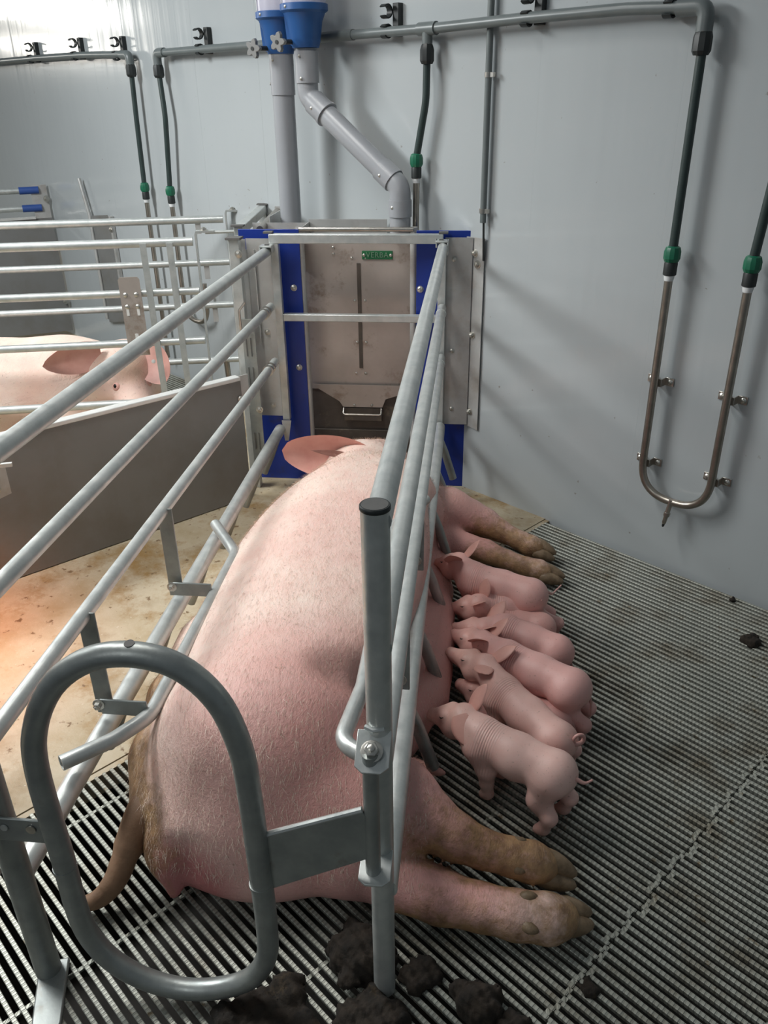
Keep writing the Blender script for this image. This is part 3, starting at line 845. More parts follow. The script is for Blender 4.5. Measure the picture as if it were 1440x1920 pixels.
LH = [(0.980, 0.980, 0.0185), (0.771, 0.772, 0.0165), (0.548, 0.553, 0.0165), (0.250, 0.262, 0.0225)]
RH = [(1.000, 1.000, 0.0185), (0.795, 0.773, 0.0175), (0.575, 0.580, 0.0165), (0.285, 0.290, 0.0225)]
cl, px, py = crate_side(-0.778, LH, 1, 'left side of the crate, four galvanised rails next to the divider board', False)
# left rear post with its foot
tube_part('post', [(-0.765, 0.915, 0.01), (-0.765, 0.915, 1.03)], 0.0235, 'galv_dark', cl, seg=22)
MB().prism([(-0.026, -0.10), (-0.020, -0.115), (0.020, -0.115), (0.026, -0.10), (0.028, 0.03), (-0.028, 0.03)], (-0.752, 0.905, 0.002), (0.94, 0.33, 0), (-0.33, 0.94, 0), 0.010).build('foot', 'galv_dark', cl, bevel=0.003)
crt, px, py = crate_side(-0.113, RH, -1, 'right side of the crate, four galvanised rails above the piglets', True)
tube_part('post', [(-0.117, 0.945, 0.004), (-0.117, 0.945, 1.020)], 0.0200, 'galv', crt, seg=24)
MB().lathe((-0.117, 0.945, 1.016), (0, 0, 1), [(0.0205, 0), (0.0212, 0.001), (0.0212, 0.0055), (0.0200, 0.007)], 28).build('post_cap', 'black', crt)
MB().lathe((-0.117, 0.945, 1.0225), (0, 0, 1), [(0.0185, 0), (0.0180, 0.001)], 28).build('cap_disc', 'cap_grey', crt)
# hinge lugs with the pin of the gate
def lug(z, tilt):
    u = V((1, 0, 0)); w_ = V((0, -1, tilt)).normalized()
    poly = [(-0.026, -0.01), (0.026, -0.01), (0.026, 0.046), (0.014, 0.056), (-0.014, 0.056), (-0.026, 0.046)]
    MB().prism(poly, (-0.123, 0.927, z), u, w_, 0.005).build('hinge_lug', 'galv', crt, bevel=0.001)
lug(0.640, -0.55)
lug(0.385, -0.1)
bolts(crt, [((-0.124, 0.903, 0.632), V((0, -0.48, 1)))], 'bolt', 0.0115, 0.011)
bolts(crt, [((-0.120, 0.925, 0.360), -Y)], 'rivet', 0.006, dome=True)
tube_part('weld_bead', [(-0.137, 0.930, 0.655), (-0.124, 0.9235, 0.654), (-0.108, 0.928, 0.655)], 0.004, 'galv', crt, seg=8)

# rear gate: bent tube loop with a plate to the hinge pin and a latch plate
gt = thing('rear_gate', (-0.48, 0.89, 0.02), 'bent tube loop gate closing the rear of the crate', 'gate')
gy = 0.888
loop = [(-0.652, gy, 0.36), (-0.654, gy, 0.56), (-0.636, gy, 0.655), (-0.592, gy, 0.735), (-0.530, gy, 0.785), (-0.462, gy, 0.800), (-0.395, gy, 0.782), (-0.345, gy, 0.725), (-0.320, gy, 0.64), (-0.314, gy, 0.55),
        (-0.312, gy, 0.40), (-0.312, gy, 0.22), (-0.322, gy, 0.140), (-0.358, gy, 0.080), (-0.420, gy, 0.045), (-0.485, gy, 0.034), (-0.550, gy, 0.050), (-0.605, gy, 0.092), (-0.640, gy, 0.155), (-0.652, gy, 0.23)]
def catmull(P, per=6):
    P = [V(p) for p in P]; out = []; n = len(P)
    for i in range(n):
        a, b, c, d = P[i - 1], P[i], P[(i + 1) % n], P[(i + 2) % n]
        for k in range(per):
            t = k / per
            out.append(0.5 * ((2 * b) + (c - a) * t + (2 * a - 5 * b + 4 * c - d) * t * t + (3 * b - a - 3 * c + d) * t ** 3))
    return out
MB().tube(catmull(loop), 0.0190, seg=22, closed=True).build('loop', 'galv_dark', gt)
MB().lathe((-0.462, gy, 0.8175), (0, -0.12, 1), [(0.0075, 0), (0.0075, 0.0020)], 14).build('drain_hole', 'dark', gt)
for x in (-0.6525, -0.3125):
    tube_part('weld_ring', [(x, gy, 0.338), (x, gy, 0.344)], 0.0202, 'galv_dark', gt, seg=22)
MB().prism([(0.0, 0.0), (0.170, 0.090), (0.170, 0.185), (0.165, 0.195), (0.0, 0.125)], (-0.305, 0.893, 0.325), V((1, 0.02, 0)), Z, 0.006).build('hinge_plate', 'galv_dark', gt, bevel=0.001)
tube_part('plate_rim', [(-0.302, 0.890, 0.452), (-0.140, 0.893, 0.522)], 0.005, 'galv', gt, seg=8)
tube_part('hinge_pin', [(-0.126, 0.898, 0.378), (-0.126, 0.898, 0.632)], 0.0125, 'galv_dark', gt, seg=18)
MB().box((-0.722, 0.893, 0.418), (0.105, 0.006, 0.052)).build('latch_plate', 'galv_dark', gt, bevel=0.002)
MB().lathe((-0.695, 0.889, 0.425), (0, -1, 0), [(0.0085, 0), (0.0085, 0.002)], 16).build('latch_hole', 'bright_steel', gt)
MB().lathe((-0.742, 0.889, 0.425), (0, -1, 0), [(0.0065, 0), (0.0065, 0.002)], 16).build('latch_hole', 'galv', gt)
tube_part('latch_hook', [(-0.775, 0.885, 0.46), (-0.775, 0.862, 0.40), (-0.765, 0.862, 0.34)], 0.012, 'galv_dark', gt, fillet=0.02)

# ------------------------------------------------------------------ crate of the pen behind
d2 = V((0.972, 0.235, 0)).normalized(); p2 = V((-0.235, 0.972, 0)).normalized()
def back_side(base, end, label, heights, strip, extras):
    t = thing('crate_railing', base, label, 'railing')
    for z, r, e in heights:
        tube_part('rail', [V(base) - d2 * 2.6 + Z * z, V(base) + d2 * e + Z * z], r, 'galv', t, seg=16)
    if strip:
        b = V(base)
        MB().prism([(-0.006, 0.20), (0.002, 0.20), (0.002, 0.985), (0.006, 1.0), (0.075, 1.0), (0.075, 1.008), (0.0, 1.008), (-0.006, 0.995)], b + d2 * 0.012 - p2 * 0.018, d2, Z, -0.036).build('end_strip', 'galv', t)
        MB().bolt(b + d2 * 0.045 + Z * 1.008, Z, 0.012, 0.008).build('bolt', 'bolt', t)
        tube_part('top_stay', [b + d2 * 0.05 + Z * 1.0, b + d2 * 0.19 + Z * 1.0], 0.007, 'galv', t, seg=8)
    return t
FB, BB = V((-1.167, 3.440, 0)), V((-1.233, 4.125, 0))
f_ = back_side(FB, 0, 'near side of the crate in the pen behind, rails in front of the other sow', [(0.966, 0.0185, -0.005), (0.762, 0.0165, 0.0), (0.547, 0.0165, 0.0), (0.274, 0.0185, 0.0)], True, True)
for s0 in (-0.208, -0.100):
    MB().bar(FB + d2 * s0 - p2 * 0.020 + Z * 0.965, FB + d2 * (s0 + 0.006) - p2 * 0.020 + Z * 0.10, 0.026, 0.005, d2.cross(Z)).build('hanging_strap', 'galv', f_)
pp = FB + d2 * (-0.285) - p2 * 0.024
sp_ = MB().prism([(-0.044, 0.50), (0.044, 0.50), (0.044, 0.825), (0.036, 0.835), (-0.036, 0.835), (-0.044, 0.825)], pp, d2, Z, 0.004).build('slotted_plate', 'stainless', f_)
bolts(sp_, [(pp + d2 * sx - p2 * 0.004 + Z * z, -p2) for sx in (-0.022, 0.022) for z in (0.762, 0.712)], 'bolt', 0.009, dome=True)
for sx in (-0.022, 0.022):
    MB().box(pp + d2 * sx - p2 * 0.005 + Z * 0.688, (0.011, 0.002, 0.028), (d2, p2, Z)).build('slot', 'tag', sp_)
MB().box(pp - p2 * 0.005 + Z * 0.57, (0.014, 0.002, 0.05), (d2, p2, Z)).build('slot', 'tag', sp_)
tube_part('stub_tube', [V((-2.20, 3.02, 0.40)), V((-1.985, 3.07, 0.40))], 0.016, 'galv', f_, hollow=0.8)
b_ = back_side(BB, 0, 'far side of the crate in the pen behind, rails close to the wall', [(0.966, 0.0185, -0.005), (0.760, 0.0165, 0.01), (0.547, 0.0165, 0.01), (0.258, 0.0165, 0.01)], True, True)
tube_part('finger', [BB - d2 * 0.06 + Z * 0.25, BB - d2 * 0.055 + Z * 0.10], 0.015, 'tube_steel', b_)
for s0, z0, z1 in ((-0.13, 0.96, 0.90), (-0.11, 0.76, 0.68), (-0.09, 0.54, 0.46)):
    MB().bar(BB + d2 * s0 + Z * z0, BB + d2 * s0 + Z * z1, 0.026, 0.006, d2.cross(Z)).build('hanging_strap', 'galv_sheet', b_)

# partition of the farthest pen at the left and the wall bracket
fpn = thing('partition', wp(-5.75, 0, 0.4), 'grey pen partition at the far left with two blue-sleeved rails', 'partition')
u = (-WN * 0.93 - WD * 0.36).normalized()
S0 = wp(-5.66, 0, 0.02)
MB().prism([(0, 0.04), (1.6, 0.04), (1.6, 0.80), (0.12, 0.80), (0.0, 0.80)], S0, u, Z, 0.03).build('board', 'board', fpn)
MB().prism([(0, 0.80), (0.10, 0.80), (0.10, 1.005), (0.0, 1.005)], S0, u, Z, 0.02).build('end_plate', 'galv_sheet', fpn)
MB().bar(S0 + u * 0.1 + Z * 0.805 , S0 + u * 1.6 + Z * 0.805, 0.05, 0.012).build('capping', 'board_edge', fpn)
for z in (0.975, 0.865):
    tube_part('rail', [S0 + u * 0.06 + Z * z, S0 + u * 1.6 + Z * z], 0.0185, 'galv', fpn)
    tube_part('sleeve', [S0 + u * 0.05 + Z * z, S0 + u * 0.17 + Z * z], 0.023, 'cap_blue', fpn)
bolts(fpn, [(S0 + u * 0.02 + Z * 0.92 + WD * 0.02, WD), (S0 + u * 0.02 + Z * 0.25 + WD * 0.02, WD)], 'bolt', 0.014)
bk = thing('wall_bracket', wp(-4.95, 0.2, 0.0), 'tall grey bent bracket plate with a rod on the wall behind the rails', 'bracket')
tube_part('rod', [wp(-5.137, 1.07, 0.03), wp(-5.075, 0.86, 0.03), wp(-5.07, 0.22, 0.03)], 0.011, 'galv_sheet', bk, seg=10)
MB().prism([(0, 0), (0.22, 0.04), (0.22, 0.66), (0.20, 0.68), (0, 0.66)], wp(-5.06, 0.20, 0.02), WD, Z, 0.004).build('plate', 'board', bk)
MB().box(wp(-4.83, 0.545, 0.014), (0.025, 0.02, 0.66), (WD, WN, Z)).build('flange', 'galv_sheet', bk)
bolts(bk, [(wp(-4.83, 0.80, 0.026), -WN), (wp(-4.83, 0.33, 0.026), -WN)], 'bolt', 0.011)

# ------------------------------------------------------------------ animals: signed-distance bodies meshed with surface nets
class SDF:
    def __init__(self, lo, hi, h):
        self.h = h
        self.lo = np.array(lo, float)
        self.n = np.ceil((np.array(hi) - self.lo) / h).astype(int) + 1
        self.ax = [self.lo[i] + h * np.arange(self.n[i]) for i in range(3)]
        self.d = np.full(self.n, 0.5, np.float32)

    def region(self, lo, hi):
        s = []
        for i in range(3):
            a = int(np.clip(np.floor((lo[i] - self.lo[i]) / self.h), 0, self.n[i] - 1))
            b = int(np.clip(np.ceil((hi[i] - self.lo[i]) / self.h) + 1, a + 1, self.n[i]))
            s.append(slice(a, b))
        g = np.meshgrid(*[self.ax[i][s[i]] for i in range(3)], indexing='ij', sparse=True)
        return tuple(s), g

    def blend(self, s, e, k, sub=False):
        d = self.d[s]
        e = e.astype(np.float32)
        if sub:
            hh = np.clip(0.5 - 0.5 * (d + e) / k, 0, 1)
            self.d[s] = d + (-e - d) * hh + k * hh * (1 - hh)
        elif k <= 0:
            self.d[s] = np.minimum(d, e)
        else:
            hh = np.clip(0.5 + 0.5 * (d - e) / k, 0, 1)
            self.d[s] = d + (e - d) * hh - k * hh * (1 - hh)

    def cone(self, a, b, ra, rb, k=0.02, sub=False):
        a, b = np.array(a, float), np.array(b, float)
        m = max(ra, rb) + k * 1.5 + 3 * self.h
        s, (x, y, z) = self.region(np.minimum(a, b) - m, np.maximum(a, b) + m)
        ab = b - a
        L2 = max(ab @ ab, 1e-9)
        t = np.clip(((x - a[0]) * ab[0] + (y - a[1]) * ab[1] + (z - a[2]) * ab[2]) / L2, 0, 1)
        dd = np.sqrt((x - a[0] - ab[0] * t) ** 2 + (y - a[1] - ab[1] * t) ** 2 + (z - a[2] - ab[2] * t) ** 2)
        self.blend(s, dd - (ra + (rb - ra) * t), k, sub)

    def chain(self, pts, rad, k=0.02):
        for i in range(len(pts) - 1):
            self.cone(pts[i], pts[i + 1], rad[i], rad[i + 1], k)

    def ball(self, c, r, k=0.02, axes=None, sub=False):
        """ellipsoid; axes = 3 orthonormal vectors for the three radii"""
        c = np.array(c, float)
        r = np.array(r if hasattr(r, '__len__') else (r, r, r), float)
        m = r.max() + k * 1.5 + 3 * self.h
        s, (x, y, z) = self.region(c - m, c + m)
        A = np.eye(3) if axes is None else np.array([list(q) for q in axes])
        q = [(x - c[0]) * A[i][0] + (y - c[1]) * A[i][1] + (z - c[2]) * A[i][2] for i in range(3)]
        k0 = np.sqrt(sum((q[i] / r[i]) ** 2 for i in range(3)))
        k1 = np.sqrt(sum((q[i] / r[i] ** 2) ** 2 for i in range(3))) + 1e-6
        self.blend(s, np.where(k0 < 1e-3, -r.min(), k0 * (k0 - 1) / k1), k, sub)

    def loft(self, st, k=0.03, ex=2.3, shear=0.0):
        """stations along y: (y, cx, cz, a, b)"""
        st = np.array(st, float)
        m = 0.06
        lo = (np.min(st[:, 1] - st[:, 3]) - m, st[0, 0] - m, np.min(st[:, 2] - st[:, 4]) - m)
        hi = (np.max(st[:, 1] + st[:, 3]) + m, st[-1, 0] + m, np.max(st[:, 2] + st[:, 4]) + m)
        s, (x, y, z) = self.region(lo, hi)
        yy = np.linspace(st[0, 0], st[-1, 0], 400)
        par = []
        for c in range(1, 5):
            v = np.interp(yy, st[:, 0], st[:, c])
            for _ in range(3):
                ker = np.ones(25) / 25
                v = np.convolve(np.pad(v, 12, mode='edge'), ker, 'valid')
            par.append(np.interp(np.clip(y, yy[0], yy[-1]), yy, v))
        cx, cz, a, b = par
        cx = cx + shear * (z - 0.215)
        a = np.maximum(a, 1e-3); b = np.maximum(b, 1e-3)
        rr = (np.abs((x - cx) / a) ** ex + np.abs((z - cz) / b) ** ex) ** (1 / ex)
        e = (rr - 1) * np.minimum(a, b)
        over = np.maximum(np.maximum(st[0, 0] - y, y - st[-1, 0]), 0)
        e = np.where(over > 0, np.maximum(e, 0) + over, e)
        self.blend(s, e, k)

    def ground(self, z0=0.002, k=0.006):
        z = self.ax[2][None, None, :]
        e = (z0 - z) + np.zeros_like(self.d)
        hh = np.clip(0.5 - 0.5 * (self.d - e) / k, 0, 1)
        self.d = (self.d + (e - self.d) * hh + k * hh * (1 - hh)).astype(np.float32)

    def surf(self, p, dr):
        p = np.array(p, float); dr = np.array(dr, float); dr /= np.linalg.norm(dr)
        for k in range(400):
            q = p + dr * (k * 0.0008)
            g = (q - self.lo) / self.h
            i = np.floor(g).astype(int); fr = g - i
            if (i < 0).any() or (i + 1 >= self.n).any(): return q
            c = self.d[i[0]:i[0] + 2, i[1]:i[1] + 2, i[2]:i[2] + 2]
            v = c[0] * (1 - fr[0]) + c[1] * fr[0]; v = v[0] * (1 - fr[1]) + v[1] * fr[1]; v = v[0] * (1 - fr[2]) + v[1] * fr[2]
            if v > 0: return q
        return p

    def mesh(self):
        d, h = self.d, self.h
        nx, ny, nz = d.shape
        neg = d < 0
        C = [(i, j, k) for i in (0, 1) for j in (0, 1) for k in (0, 1)]
        sh = lambda arr, c: arr[c[0]:nx - 1 + c[0], c[1]:ny - 1 + c[1], c[2]:nz - 1 + c[2]]
        cnt = sum(sh(neg, c).astype(np.int8) for c in C)
        act = (cnt > 0) & (cnt < 8)
        idx = np.argwhere(act)
        ids = -np.ones(act.shape, np.int64); ids[act] = np.arange(len(idx))
        val = {c: d[idx[:, 0] + c[0], idx[:, 1] + c[1], idx[:, 2] + c[2]].astype(float) for c in C}
        acc = np.zeros((len(idx), 3)); num = np.zeros(len(idx))
        for c in C:
            for axis in range(3):
                if c[axis]: continue
                c2 = list(c); c2[axis] = 1; c2 = tuple(c2)
                a, b = val[c], val[c2]
                cr_ = (a < 0) != (b < 0)
                t = np.where(cr_, a / np.where(cr_, a - b, 1), 0)
                p = np.tile(np.array(c, float), (len(idx), 1)); p[:, axis] += t
                acc[cr_] += p[cr_]; num[cr_] += 1
        verts = self.lo + h * (idx + acc / num[:, None])
        faces = []
        for axis in range(3):
            o1, o2 = [(1, 2), (2, 0), (0, 1)][axis]
            sl1 = [slice(None)] * 3; sl2 = [slice(None)] * 3
            sl1[axis] = slice(0, -1); sl2[axis] = slice(1, None)
            a, b = neg[tuple(sl1)], neg[tuple(sl2)]
            for flip in (False, True):
                cr_ = (a & ~b) if not flip else (~a & b)
                e = np.argwhere(cr_)
                e = e[(e[:, o1] > 0) & (e[:, o2] > 0)]
                e = e[(e[:, o1] < act.shape[o1]) & (e[:, o2] < act.shape[o2]) & (e[:, axis] < act.shape[axis])]
                q = []
                for da, db_ in ((0, 0), (1, 0), (1, 1), (0, 1)):
                    g = e.copy(); g[:, o1] -= da; g[:, o2] -= db_
                    q.append(ids[g[:, 0], g[:, 1], g[:, 2]])
                q = np.stack(q, 1)
                if flip: q = q[:, ::-1]
                faces.append(q)
        faces = np.concatenate(faces)
        faces = faces[(faces >= 0).all(1)]
        return verts, faces

def np_mesh(name, verts, faces, mat, loc, attrs=None):
    me = bpy.data.meshes.new(name)
    v = verts - np.array(loc)
    me.vertices.add(len(v)); me.vertices.foreach_set('co', v.astype(np.float32).ravel())
    me.loops.add(faces.size); me.loops.foreach_set('vertex_index', faces.ravel().astype(np.int32))
    me.polygons.add(len(faces))
    me.polygons.foreach_set('loop_start', np.arange(0, faces.size, 4, dtype=np.int32))
    me.update(calc_edges=True)
    for p_, arr in (attrs or {}).items():
        if arr.ndim == 2:
            at = me.attributes.new(p_, 'FLOAT_COLOR', 'POINT')
            at.data.foreach_set('color', np.concatenate([arr, np.ones((len(arr), 1))], 1).astype(np.float32).ravel())
        else:
            at = me.attributes.new(p_, 'FLOAT', 'POINT')
            at.data.foreach_set('value', arr.astype(np.float32))
    me.polygons.foreach_set('use_smooth', np.ones(len(faces), bool))
    me.materials.append(M[mat] if isinstance(mat, str) else mat)
    o = bpy.data.objects.new(name, me); COL.objects.link(o)
    return o

def fall(P, c, r, p=2.0):
    """soft mask 1 at c, 0 beyond r (r may be per axis)"""
    q = (P - np.array(c)) / np.array(r)
    return np.clip(1 - (q ** 2).sum(1), 0, 1) ** (p / 2)

def seg_mask(P, a, b, r):
    a, b = np.array(a, float), np.array(b, float); ab = b - a
    t = np.clip(((P - a) @ ab) / (ab @ ab), 0, 1)
    dd = np.linalg.norm(P - a - t[:, None] * ab, axis=1)
    return np.clip(1.6 - 1.6 * dd / r, 0, 1)

def leaf(name, base, tip, wdir, w, mat, parent, cup=0.25, bend=0.0, thick=0.004, nu=14, nv=9, fold=0.0, point=0.75):
    """ear: a cupped leaf from base to tip, width along wdir"""
    base, tip = V(base), V(tip)
    ax = tip - base; L = ax.length; ax = ax.normalized()
    wd = V(wdir); wd = (wd - ax * wd.dot(ax)).normalized()
    nr = ax.cross(wd)
    vs = []
    for side in (1, -1):
        for i in range(nu):
            u = i / (nu - 1)
            prof = (math.sin(math.pi * (0.16 + 0.84 * u)) ** point) * (1 - 0.15 * u) if u < 1 else 0.0
            for j in range(nv):
                v = -1 + 2 * j / (nv - 1)
                ww = w * max(prof, 0.02)
                edge = (1 - v * v) ** 0.5 if abs(v) < 1 else 0
                z = -cup * ww * (1 - v * v) + bend * L * u * u + fold * L * max(0, v) ** 2 * u
                vs.append(base + ax * (L * u) + wd * (v * ww) + nr * (z + side * thick * (0.25 + 0.75 * edge) * (1 - 0.5 * u)))
    fs = []
    n = nu * nv
    for i in range(nu - 1):
        for j in range(nv - 1):
            a = i * nv + j
            fs.append((a, a + 1, a + nv + 1, a + nv))
            fs.append((n + a, n + a + nv, n + a + nv + 1, n + a + 1))
    for i in range(nu - 1):
        for j in (0, nv - 1):
            a = i * nv + j
            fs.append((a, a + nv, n + a + nv, n + a))
    for j in range(nv - 1):
        for i in (0, nu - 1):
            a = i * nv + j
            fs.append((a, a + 1, n + a + 1, n + a))
    mb = MB().add(vs, fs)
    o = mb.build(name, mat, parent, smooth=75)
    return o

def mixcol(base, m, col):
    return base * (1 - m[:, None]) + np.array(col)[None, :] * m[:, None]

def bristles(t, v, f, loc, count, keep, flow):
    rng = np.random.default_rng(3)
    c = v[f].mean(1)
    k1 = v[f[:, 2]] - v[f[:, 0]]; k2 = v[f[:, 3]] - v[f[:, 1]]
    nn = np.cross(k1, k2); nn /= np.linalg.norm(nn, axis=1)[:, None] + 1e-9
    ok = np.where(keep(c))[0]
    pick = rng.choice(ok, count)
    p = c[pick] + rng.normal(0, 0.003, (count, 3)); n_ = nn[pick]
    d = flow[None] + rng.normal(0, 0.28, (count, 3))
    d -= n_ * (d * n_).sum(1)[:, None]; d /= np.linalg.norm(d, axis=1)[:, None]
    d = d + n_ * rng.uniform(0.12, 0.42, (count, 1)); L = rng.uniform(0.012, 0.024, (count, 1))
    sd = np.cross(d, n_); sd /= np.linalg.norm(sd, axis=1)[:, None]
    w = 0.00042
    V_ = np.stack([p - sd * w - n_ * 0.002, p + sd * w - n_ * 0.002, p + d * L], 1).reshape(-1, 3) - np.array(loc)
    me = bpy.data.meshes.new('bristles')
    me.vertices.add(len(V_)); me.vertices.foreach_set('co', V_.astype(np.float32).ravel())
    me.loops.add(count * 3); me.loops.foreach_set('vertex_index', np.arange(count * 3, dtype=np.int32))
    me.polygons.add(count); me.polygons.foreach_set('loop_start', np.arange(0, count * 3, 3, dtype=np.int32))
    me.update(calc_edges=True)
    me.materials.append(M['bristle'])
    o = bpy.data.objects.new('bristles', me); COL.objects.link(o); o.parent = t
    return tag(o, kind='stuff')

# ---- the suckling sow, lying on her side with her back against the left rails
def build_sow():
    S = SDF((-0.90, 0.98, -0.012), (0.40, 3.20, 0.50), 0.0085)
    S.loft([(1.12, -0.50, 0.12, 0.03, 0.02), (1.15, -0.50, 0.13, 0.10, 0.08), (1.20, -0.495, 0.16, 0.150, 0.135), (1.27, -0.48, 0.19, 0.195, 0.180), (1.37, -0.465, 0.205, 0.235, 0.205), (1.52, -0.445, 0.210, 0.275, 0.212),
            (1.78, -0.425, 0.215, 0.305, 0.218), (2.05, -0.42, 0.220, 0.308, 0.224), (2.28, -0.415, 0.222, 0.285, 0.226), (2.46, -0.405, 0.215, 0.250, 0.220), (2.62, -0.40, 0.19, 0.200, 0.185), (2.75, -0.385, 0.17, 0.165, 0.155), (2.80, -0.38, 0.16, 0.12, 0.12)], 0.03, 2.1, 0.42)
    # ham and buttock, hip bone, spine ridge to the tail
    S.ball((-0.42, 1.325, 0.205), (0.245, 0.200, 0.215), 0.06)
    S.ball((-0.41, 1.225, 0.070), (0.225, 0.160, 0.100), 0.08)
    S.ball((-0.42, 1.250, 0.140), (0.225, 0.155, 0.130), 0.06)
    S.ball((-0.22, 1.25, 0.150), (0.18, 0.14, 0.125), 0.06)
    S.chain([(-0.725, 1.75, 0.19), (-0.705, 1.50, 0.195), (-0.680, 1.32, 0.175), (-0.655, 1.20, 0.135)], [0.030, 0.036, 0.040, 0.036], 0.05)
    S.ball((-0.585, 1.135, 0.095), (0.050, 0.055, 0.060), 0.03)
    S.cone((-0.575, 1.105, 0.085), (-0.565, 1.075, 0.050), 0.030, 0.014, 0.02)
    # udder along the belly
    S.ball((-0.180, 1.93, 0.085), (0.160, 0.52, 0.092), 0.05)
    for y in (1.70, 1.80, 1.94, 2.08, 2.22, 2.36):
        S.ball((-0.095, y, 0.070), (0.066, 0.080, 0.058), 0.045)
    # flank hollow between belly and thigh
    S.ball((-0.205, 1.400, 0.435), (0.095, 0.045, 0.095), 0.06, sub=True)
    S.ball((-0.14, 1.43, 0.33), (0.08, 0.04, 0.12), 0.05, sub=True)
    # hind legs
    S.chain([(-0.26, 1.25, 0.180), (-0.115, 1.240, 0.170), (-0.050, 1.215, 0.152)], [0.095, 0.078, 0.060], 0.035)
    S.chain([(-0.40, 1.20, 0.09), (-0.22, 1.165, 0.085), (-0.115, 1.135, 0.070)], [0.095, 0.075, 0.060], 0.03)
    S.chain([(-0.115, 1.135, 0.070), (-0.02, 1.108, 0.058), (0.06, 1.098, 0.050), (0.13, 1.088, 0.048), (0.195, 1.088, 0.046), (0.218, 1.093, 0.043)], [0.062, 0.053, 0.046, 0.047, 0.048, 0.039], 0.012)
    S.chain([(-0.055, 1.217, 0.153), (0.005, 1.196, 0.132), (0.060, 1.186, 0.114), (0.125, 1.182, 0.100), (0.165, 1.182, 0.090), (0.185, 1.182, 0.084)], [0.060, 0.049, 0.040, 0.039, 0.042, 0.036], 0.010)
    # shoulder, front legs
    S.ball((-0.26, 2.48, 0.20), (0.19, 0.19, 0.20), 0.05)
    S.chain([(-0.17, 2.58, 0.17), (-0.06, 2.66, 0.135), (0.02, 2.662, 0.115)], [0.105, 0.085, 0.066], 0.035)
    S.chain([(0.02, 2.662, 0.115), (0.075, 2.650, 0.102), (0.125, 2.625, 0.088), (0.20, 2.585, 0.070), (0.240, 2.565, 0.060), (0.258, 2.558, 0.056)], [0.066, 0.054, 0.041, 0.034, 0.038, 0.033], 0.012)
    S.chain([(-0.20, 2.50, 0.09), (-0.06, 2.555, 0.068)], [0.090, 0.060], 0.03)
    S.chain([(-0.06, 2.555, 0.068), (0.08, 2.525, 0.052), (0.155, 2.485, 0.044), (0.225, 2.450, 0.040), (0.262, 2.430, 0.040), (0.278, 2.422, 0.037)], [0.060, 0.042, 0.034, 0.033, 0.037, 0.032], 0.012)
    # neck and head
    S.chain([(-0.38, 2.62, 0.19), (-0.37, 2.78, 0.185), (-0.34, 2.90, 0.165), (-0.29, 3.03, 0.115), (-0.265, 3.10, 0.085)], [0.175, 0.155, 0.130, 0.085, 0.062], 0.05)
    S.ball((-0.41, 2.76, 0.27), (0.10, 0.10, 0.07), 0.04)
    S.ground(0.004, 0.012)
    v, f = S.mesh()
    loc = (-0.40, 1.95, 0.0)
    P = v
    c = np.tile(np.array([0.87, 0.70, 0.61]), (len(P), 1))
    pink = np.clip(fall(P, (-0.20, 1.22, 0.22), (0.50, 0.46, 0.6)) * 1.1 + fall(P, (-0.02, 1.9, 0.1), (0.34, 1.0, 0.40)) + fall(P, (0.0, 2.6, 0.1), (0.45, 0.4, 0.4)) * 0.5 + fall(P, (-0.30, 1.95, 0.45), (0.35, 0.35, 0.30)) * 0.35, 0, 1)
    c = mixcol(c, pink * 0.9, (0.70, 0.345, 0.315))
    red = np.clip(fall(P, (-0.56, 1.09, 0.07), (0.15, 0.16, 0.12)) * 1.4, 0, 1)
    c = mixcol(c, red * 0.8, (0.50, 0.115, 0.13))
    # soiled areas that belong to the skin: tail crest, hocks and feet
    dirt = np.clip(np.maximum.reduce([seg_mask(P, (-0.745, 1.62, 0.22), (-0.655, 1.16, 0.10), 0.15) * np.clip((1.72 - P[:, 1]) / 0.3, 0, 1) * 1.35,
                                    seg_mask(P, (-0.08, 1.22, 0.12), (0.25, 1.18, 0.06), 0.13) * 1.05,
                                    seg_mask(P, (-0.06, 1.09, 0.02), (0.25, 1.09, 0.03), 0.10) * 0.95,
                                    seg_mask(P, (0.06, 2.64, 0.07), (0.32, 2.50, 0.03), 0.11) * 0.95,
                                    seg_mask(P, (0.05, 2.52, 0.02), (0.32, 2.40, 0.02), 0.10) * 0.95]) * 0.55, 0, 1)
    t = thing('sow', loc, 'large pink sow lying on her side in the crate, suckling piglets', 'pig')
    b = np_mesh('body', v, f, 'sow', loc, {'tint': np.clip(c, 0, 1), 'dirt': dirt})
    b.parent = t
    bristles(t, v, f, loc, 42000, lambda q: (q[:, 2] > 0.10) & (q[:, 0] < -0.05), np.array((0.05, -1.0, -0.15)))
    # ear lying back over the head, seen from inside
    leaf('ear', (-0.375, 2.715, 0.300), (-0.672, 2.700, 0.345), (0.10, 0.35, 0.9), 0.086, 'ear_skin', t, cup=-0.62, bend=-0.04, thick=0.005, nu=22, nv=15, point=0.42)
    leaf('ear_canal', (-0.405, 2.694, 0.330), (-0.560, 2.668, 0.362), (0.10, 0.35, 0.9), 0.013, 'ear_dark', t, cup=-0.3, thick=0.004, point=0.9)
    leaf('ear', (-0.24, 2.80, 0.10), (-0.20, 2.62, 0.02), (1, 0, 0.2), 0.06, 'ear_skin', t)
    tube_part('tail', [(-0.652, 1.215, 0.150), (-0.664, 1.165, 0.135), (-0.676, 1.120, 0.100), (-0.690, 1.080, 0.060), (-0.718, 1.050, 0.035), (-0.765, 1.045, 0.024), (-0.80, 1.07, 0.020)],
              [0.040, 0.035, 0.030, 0.026, 0.023, 0.019, 0.014, 0.006], 'tail_brown', t, fillet=0.14, seg=18, fseg=8)
